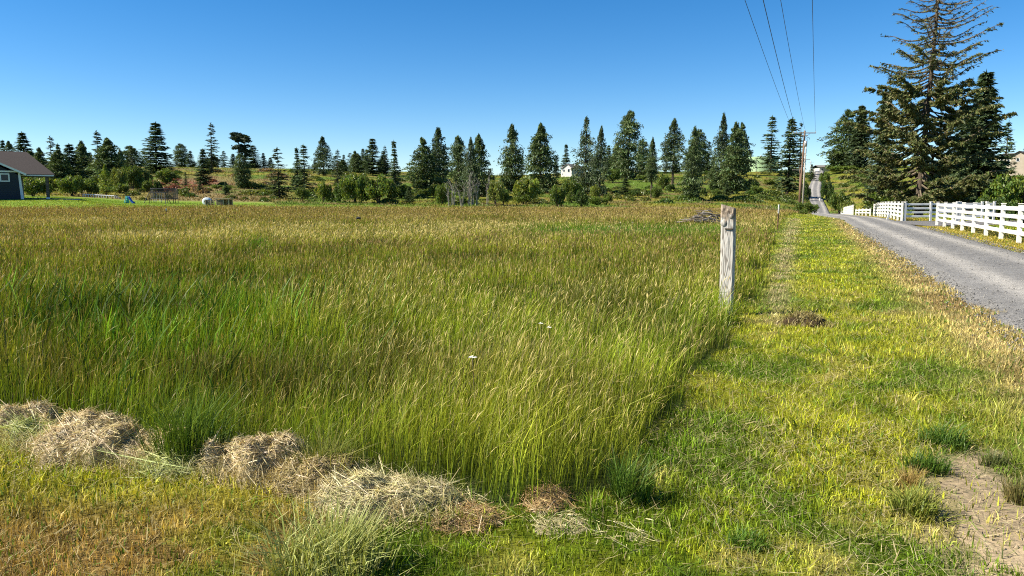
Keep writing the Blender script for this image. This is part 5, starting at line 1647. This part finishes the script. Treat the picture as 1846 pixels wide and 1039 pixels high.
def toy_slide():
    p = on_ground(233, 367); root = thing('toy_slide', 'small plastic play slide, teal steps and blue chute', 'slide', tuple(p))
    lad = MB()
    for sx in (-.36, .12):
        lad.tube([(-.62 + .0, sx, 0), (-.28, sx, 1.15)], .05, 6)
    for k in range(4):
        lad.box((-.56 + .09 * k, -.12, .2 + .28 * k), (.20, .5, .07))
    lad.box((-.22, -.12, 1.05), (.42, .56, .10)); lad.box((-.32, .16, .6), (.5, .05, 1.1))
    lad.build('ladder', M['teal'], root)
    ch = MB(); pts = [(-.05, 1.08), (.15, .85), (.40, .42), (.62, .14), (.85, .08)]
    for (x0, z0), (x1, z1) in zip(pts[:-1], pts[1:]):
        ch.add([(x0, -.38, z0), (x0, .14, z0), (x1, .14, z1), (x1, -.38, z1), (x0, -.38, z0 - .05), (x0, .14, z0 - .05), (x1, .14, z1 - .05), (x1, -.38, z1 - .05)], [(0, 3, 2, 1), (4, 5, 6, 7)])
        for yy in (-.40, .14):
            ch.add([(x0, yy, z0 - .1), (x0, yy, z0 + .16), (x1, yy, z1 + .16), (x1, yy, z1 - .1), (x0, yy + .03, z0 - .1), (x0, yy + .03, z0 + .16), (x1, yy + .03, z1 + .16), (x1, yy + .03, z1 - .1)],
                   [(0, 1, 2, 3), (7, 6, 5, 4), (1, 5, 6, 2)])
    ch.build('chute', M['blue'], root)
toy_slide()

def net_mat():
    m, n, l = new_mat('dark_net')
    b = n['Principled BSDF']; b.inputs['Base Color'].default_value = (.02, .02, .022, 1); b.inputs['Alpha'].default_value = .42; b.inputs['Roughness'].default_value = .8
    return m
M['net'] = net_mat()

def trampoline():
    Y = 138.0; s = Y / FPX
    px0, px1 = 276, 318
    x0, x1 = at_depth(px0, 365, Y)[0], at_depth(px1, 365, Y)[0]
    cx = (x0 + x1) / 2; z0 = gz(cx, Y); rx = (x1 - x0) / 2; ry = 1.6
    root = thing('trampoline', 'trampoline with a tall dark net enclosure on the far lawn', 'trampoline', (cx, Y, z0))
    ht = at_depth(296, 340.5, Y)[2] - z0
    ang = [math.pi * 2 * k / 24 for k in range(25)]
    sq = lambda a: (rx * (abs(math.cos(a)) ** .55) * (1 if math.cos(a) >= 0 else -1), ry * (abs(math.sin(a)) ** .55) * (1 if math.sin(a) >= 0 else -1))
    MB().tube([(*sq(a), .8) for a in ang], .09, 6).build('frame', M['darkframe'], root)
    mt = MB(); P = [(*sq(a), .80) for a in ang[:-1]]; mt.add(P + [(p[0], p[1], .77) for p in P], [tuple(range(24)), tuple(range(47, 23, -1))]); mt.build('mat', M['tub'], root)
    MB().tube([(*sq(a), ht) for a in ang], .06, 6).build('top_hoop', M['darkframe'], root)
    for k in range(8):
        a = math.pi * 2 * (k + .5) / 8; x, y = sq(a)
        MB().tube([(x, y, 0), (x, y, ht)], .055, 6).build('net_pole', M['darkframe'], root)
    nt = MB(); V = []; F = []
    for a in ang[:-1]:
        V += [(sq(a)[0] * .97, sq(a)[1] * .97, .85), (sq(a)[0] * .97, sq(a)[1] * .97, ht - .02)]
    for k in range(24):
        j = (k + 1) % 24; F.append((2 * k, 2 * j, 2 * j + 1, 2 * k + 1))
    nt.add(V, F); nt.build('net', M['net'], root)
    # swing set in front
    Ys = 131.0; xs0 = at_depth(270, 368, Ys)[0]; xs1 = at_depth(298, 368, Ys)[0]; c = (xs0 + xs1) / 2; zs = gz(c, Ys)
    sw = thing('swing_set', 'dark A frame swing set standing before the trampoline', 'swing set', (c, Ys, zs))
    h = at_depth(284, 347.5, Ys)[2] - zs; hw = (xs1 - xs0) / 2
    MB().tube([(-hw, 0, h), (hw, 0, h)], .07, 6).build('beam', M['darkframe'], sw)
    for sx in (-1, 1):
        for sy in (-1, 1):
            MB().tube([(sx * hw, 0, h), (sx * (hw + .55), sy * 1.0, 0)], .055, 6).build('leg', M['darkframe'], sw)
    for x in (-.35, .6):
        m = MB(); m.tube([(x - .2, 0, h), (x - .2, 0, .5)], .018, 4); m.tube([(x + .2, 0, h), (x + .2, 0, .5)], .018, 4)
        st = m.build('swing', M['metal'], sw); MB().box((x, 0, .48), (.5, .22, .06)).build('seat', M['white'], st)
trampoline()

def shelter():
    Y = 124.0
    X = lambda px: at_depth(px, 370, Y)[0]
    cx = X(397); z0 = gz(cx, Y)
    Z = lambda py: at_depth(397, py, Y)[2] - z0
    root = thing('wooden_shelter', 'small open fronted wooden shelter with a flat plank roof', 'shelter', (cx, Y, z0))
    w0, w1 = X(391) - cx, X(412.5) - cx; ht = Z(358.5)
    for i in range(7):
        f = (i + .5) / 7
        MB().box(((w0 + w1) / 2, -.2 + 1.9 * f, ht + .06 - .10 * f), (w1 - w0 + .5, 1.9 / 7 - .02, .07)).build('roof_plank', M['paleplank'], root)
    for x in (w0, (w0 * .45 + w1 * .55), w1):
        for y in (0, 1.6):
            MB().box((x, y, ht / 2), (.13, .13, ht), bev=.01).build('post', M['paleplank'], root)
    for i in range(8):
        f = (i + .5) / 8
        MB().box((w0 + (w1 - w0) * f, 1.7, ht / 2 - .05), ((w1 - w0) / 8 - .02, .04, ht - .15)).build('wall_plank', M['plank'], root)
    for i in range(4):
        f = (i + .5) / 4
        MB().box((w0 + (w1 - w0) * .25, -.08, .16 + f * (ht - .35)), ((w1 - w0) * .5, .04, (ht - .35) / 4 - .02)).build('front_plank', M['plank'], root)
    pen = thing('plank_pen', 'low weathered plank pen joining the shelter and the pale tub', 'pen', (X(381), Y - .3, gz(X(381), Y - .3)))
    p0, p1 = X(372) - X(381), X(391) - X(381) - .3
    for k in range(3):
        MB().box(((p0 + p1) / 2, 0, .25 + .27 * k), (p1 - p0, .05, .22), 0, 0, (0, .07)).build('plank', M['plank'], pen)
    for x in (p0, (p0 + p1) / 2 + .2, p1):
        MB().box((x, -.08, .48), (.12, .09, 1.0), bev=.01).build('post', M['paleplank'], pen)
    tx = X(371); tb = thing('round_tub', 'pale blue grey round tub lying beside the plank pen', 'tub', (tx, Y + .6, gz(tx, Y + .6)))
    b_ = MB(); pr = [(-.5, .15), (-.5, .55), (-.44, .66), (.44, .66), (.5, .55), (.5, .15)]
    V = []; F = []
    for i, (yy, r) in enumerate(pr):
        for k in range(20):
            a = 2 * math.pi * k / 20; V.append((r * math.cos(a), yy, .64 + r * math.sin(a)))
    for i in range(5):
        for k in range(20):
            j = (k + 1) % 20; F.append((i * 20 + k, i * 20 + j, i * 20 + 20 + j, i * 20 + 20 + k))
    F += [tuple(range(19, -1, -1)), tuple(100 + k for k in range(20))]
    b_.add(V, F); b_.build('shell', M['tub'], tb, True)
    MB().tube([(0, -.47, .64), (0, -.54, .64)], [.30, .28], 14).build('lid', M['darkframe'], tb)
shelter()

# ------------------------------------------------------------------ hilltop buildings
def water_tank():
    Y = 372.0; x = at_depth(1371, 310, Y)[0]; z0 = gz(x, Y) - .3
    root = thing('water_tank', 'large pale green cylindrical water tank on the hilltop', 'tank', (x, Y, z0))
    zt = at_depth(1371, 284.5, Y)[2] - z0; r = 30 * Y / FPX
    n = 48; pr = [(r, -1), (r, zt), (r * 1.006, zt), (r * 1.006, zt + .14), (r * .99, zt + .14), (r * .5, zt + .42), (.02, zt + .55)]
    V = []; F = []
    for rr, z in pr:
        for k in range(n):
            a = 2 * math.pi * k / n; V.append((rr * math.cos(a), rr * math.sin(a), z))
    for i in range(len(pr) - 1):
        for k in range(n):
            j = (k + 1) % n; F.append((i * n + k, i * n + j, i * n + n + j, i * n + n + k))
    MB().add(V, F).build('shell', M['tank'], root)
    ld = MB()
    for sx in (-.25, .25): ld.tube([(-r * .55 + sx, -r * .86, 0), (-r * .55 + sx, -r * .86, zt)], .05, 5)
    for k in range(12): ld.tube([(-r * .55 - .25, -r * .86, .5 + k * zt / 13), (-r * .55 + .25, -r * .86, .5 + k * zt / 13)], .035, 4)
    ld.build('ladder', M['metal'], root)
    MB().tube([(0, 0, zt + .5), (0, 0, zt + 1.0)], [.5, .5], 12).build('vent', M['metal'], root)
water_tank()

def small_house(name, label, px0, px1, basey, eave, ridge, Y, wall, roof, gable=None, depth=8.0, windows=(), hip=0.25, rz=0.0):
    xl, xr = at_depth(px0, basey, Y)[0], at_depth(px1, basey, Y)[0]
    cx = (xl + xr) / 2; z0 = at_depth((px0 + px1) / 2, basey, Y)[2]
    root = thing(name, label, 'house' if name == 'house' else 'shed', (cx, Y, z0), R(rz))
    he = at_depth(px0, eave, Y)[2] - z0; hr = at_depth(px0, ridge, Y + depth / 2)[2] - z0
    w = xr - xl
    MB().box((0, depth / 2, he / 2 - 1.5), (w, depth, he + 3)).build('wall', M[wall], root)
    rf = MB(); prism_roof(rf, -w / 2 - .4, w / 2 + .4, -.5, depth + .5, he + .16, hr, w * hip, w * hip); rf.build('roof', M[roof], root)
    if gable:
        gx, gw, ge, gr = gable
        X = at_depth(gx, basey, Y)[0] - cx; ww = gw * Y / FPX; ze = at_depth(gx, ge, Y)[2] - z0; zr = at_depth(gx, gr, Y)[2] - z0
        m = MB(); m.add([(X - ww, -1.2, -3), (X + ww, -1.2, -3), (X + ww, -1.2, ze), (X, -1.2, zr), (X - ww, -1.2, ze), (X - ww, 2, -3), (X + ww, 2, -3), (X + ww, 2, ze), (X, 2, zr), (X - ww, 2, ze)],
                        [(0, 1, 2, 3, 4), (9, 8, 7, 6, 5), (1, 6, 7, 2), (4, 9, 5, 0), (2, 7, 8, 3), (3, 8, 9, 4)])
        m.build('gable_wall', M[wall], root)
        g2 = MB(); o = .35
        tp = [(X - ww - o, -1.6, ze - .2), (X, -1.6, zr + .12), (X + ww + o, -1.6, ze - .2), (X - ww - o, 4, ze - .2), (X, 4, zr + .12), (X + ww + o, 4, ze - .2)]
        g2.add(tp + [(p[0], p[1], p[2] + .18) for p in tp], [(3, 4, 1, 0), (4, 5, 2, 1), (6, 7, 10, 9), (7, 8, 11, 10), (0, 1, 7, 6), (1, 2, 8, 7), (2, 5, 11, 8), (0, 6, 9, 3)])
        g2.build('gable_roof', M[roof], root)
    for wx, wy, ww, wh, yy in windows:
        q = at_depth(wx, wy, Y); k = Y / FPX
        f = MB().box((q[0] - cx, yy - .03, q[2] - z0), (ww * k + .2, .06, wh * k + .2)).build('window', M['trim'], root)
        MB().box((q[0] - cx, yy - .05, q[2] - z0), (ww * k, .06, wh * k)).build('pane', M['glass'], f)
    return root
small_house('house', 'white two storey house with a pointed gable half hidden by hill trees', 1009, 1038, 318, 303, 297, 325, 'offwhite', 'roofgrey', (1026, 9, 303, 297), 8,
            ((1013, 306, 2, 3, -.02), (1019, 308, 3, 4, -1.22), (1029, 308, 4, 5, -1.22), (1013, 314, 2, 3, -.02)), rz=-38)
small_house('shed', 'long low grey roofed shed on the hilltop beside the road', 1477, 1548, 309, 302, 298, 385, 'offwhite', 'roofgrey', None, 9, ((1482, 306, 2, 3, -.02), (1500, 306, 4, 3, -.02)), 0)
small_house('house', 'beige house with a grey roof behind the leafy bush', 1799, 1824, 296, 284, 277, 215, 'cream', 'roofgrey', None, 9, ((1807, 289, 3, 4, -.02), (1817, 290, 3, 4, -.02)), rz=-45)
small_house('house', 'tan house with a gabled roof at the picture edge', 1826, 1875, 297, 281, 273, 205, 'tan', 'roof', (1840, 12, 281, 274), 9, ((1839, 288, 4, 5, -1.22),), rz=-45)
small_house('shed', 'little dark outbuilding roof beside the pole on the hill', 1436, 1446, 311, 306, 304, 372, 'tan', 'roofgrey', None, 5, ((1440, 308, 1.5, 2, -.02),), 0)
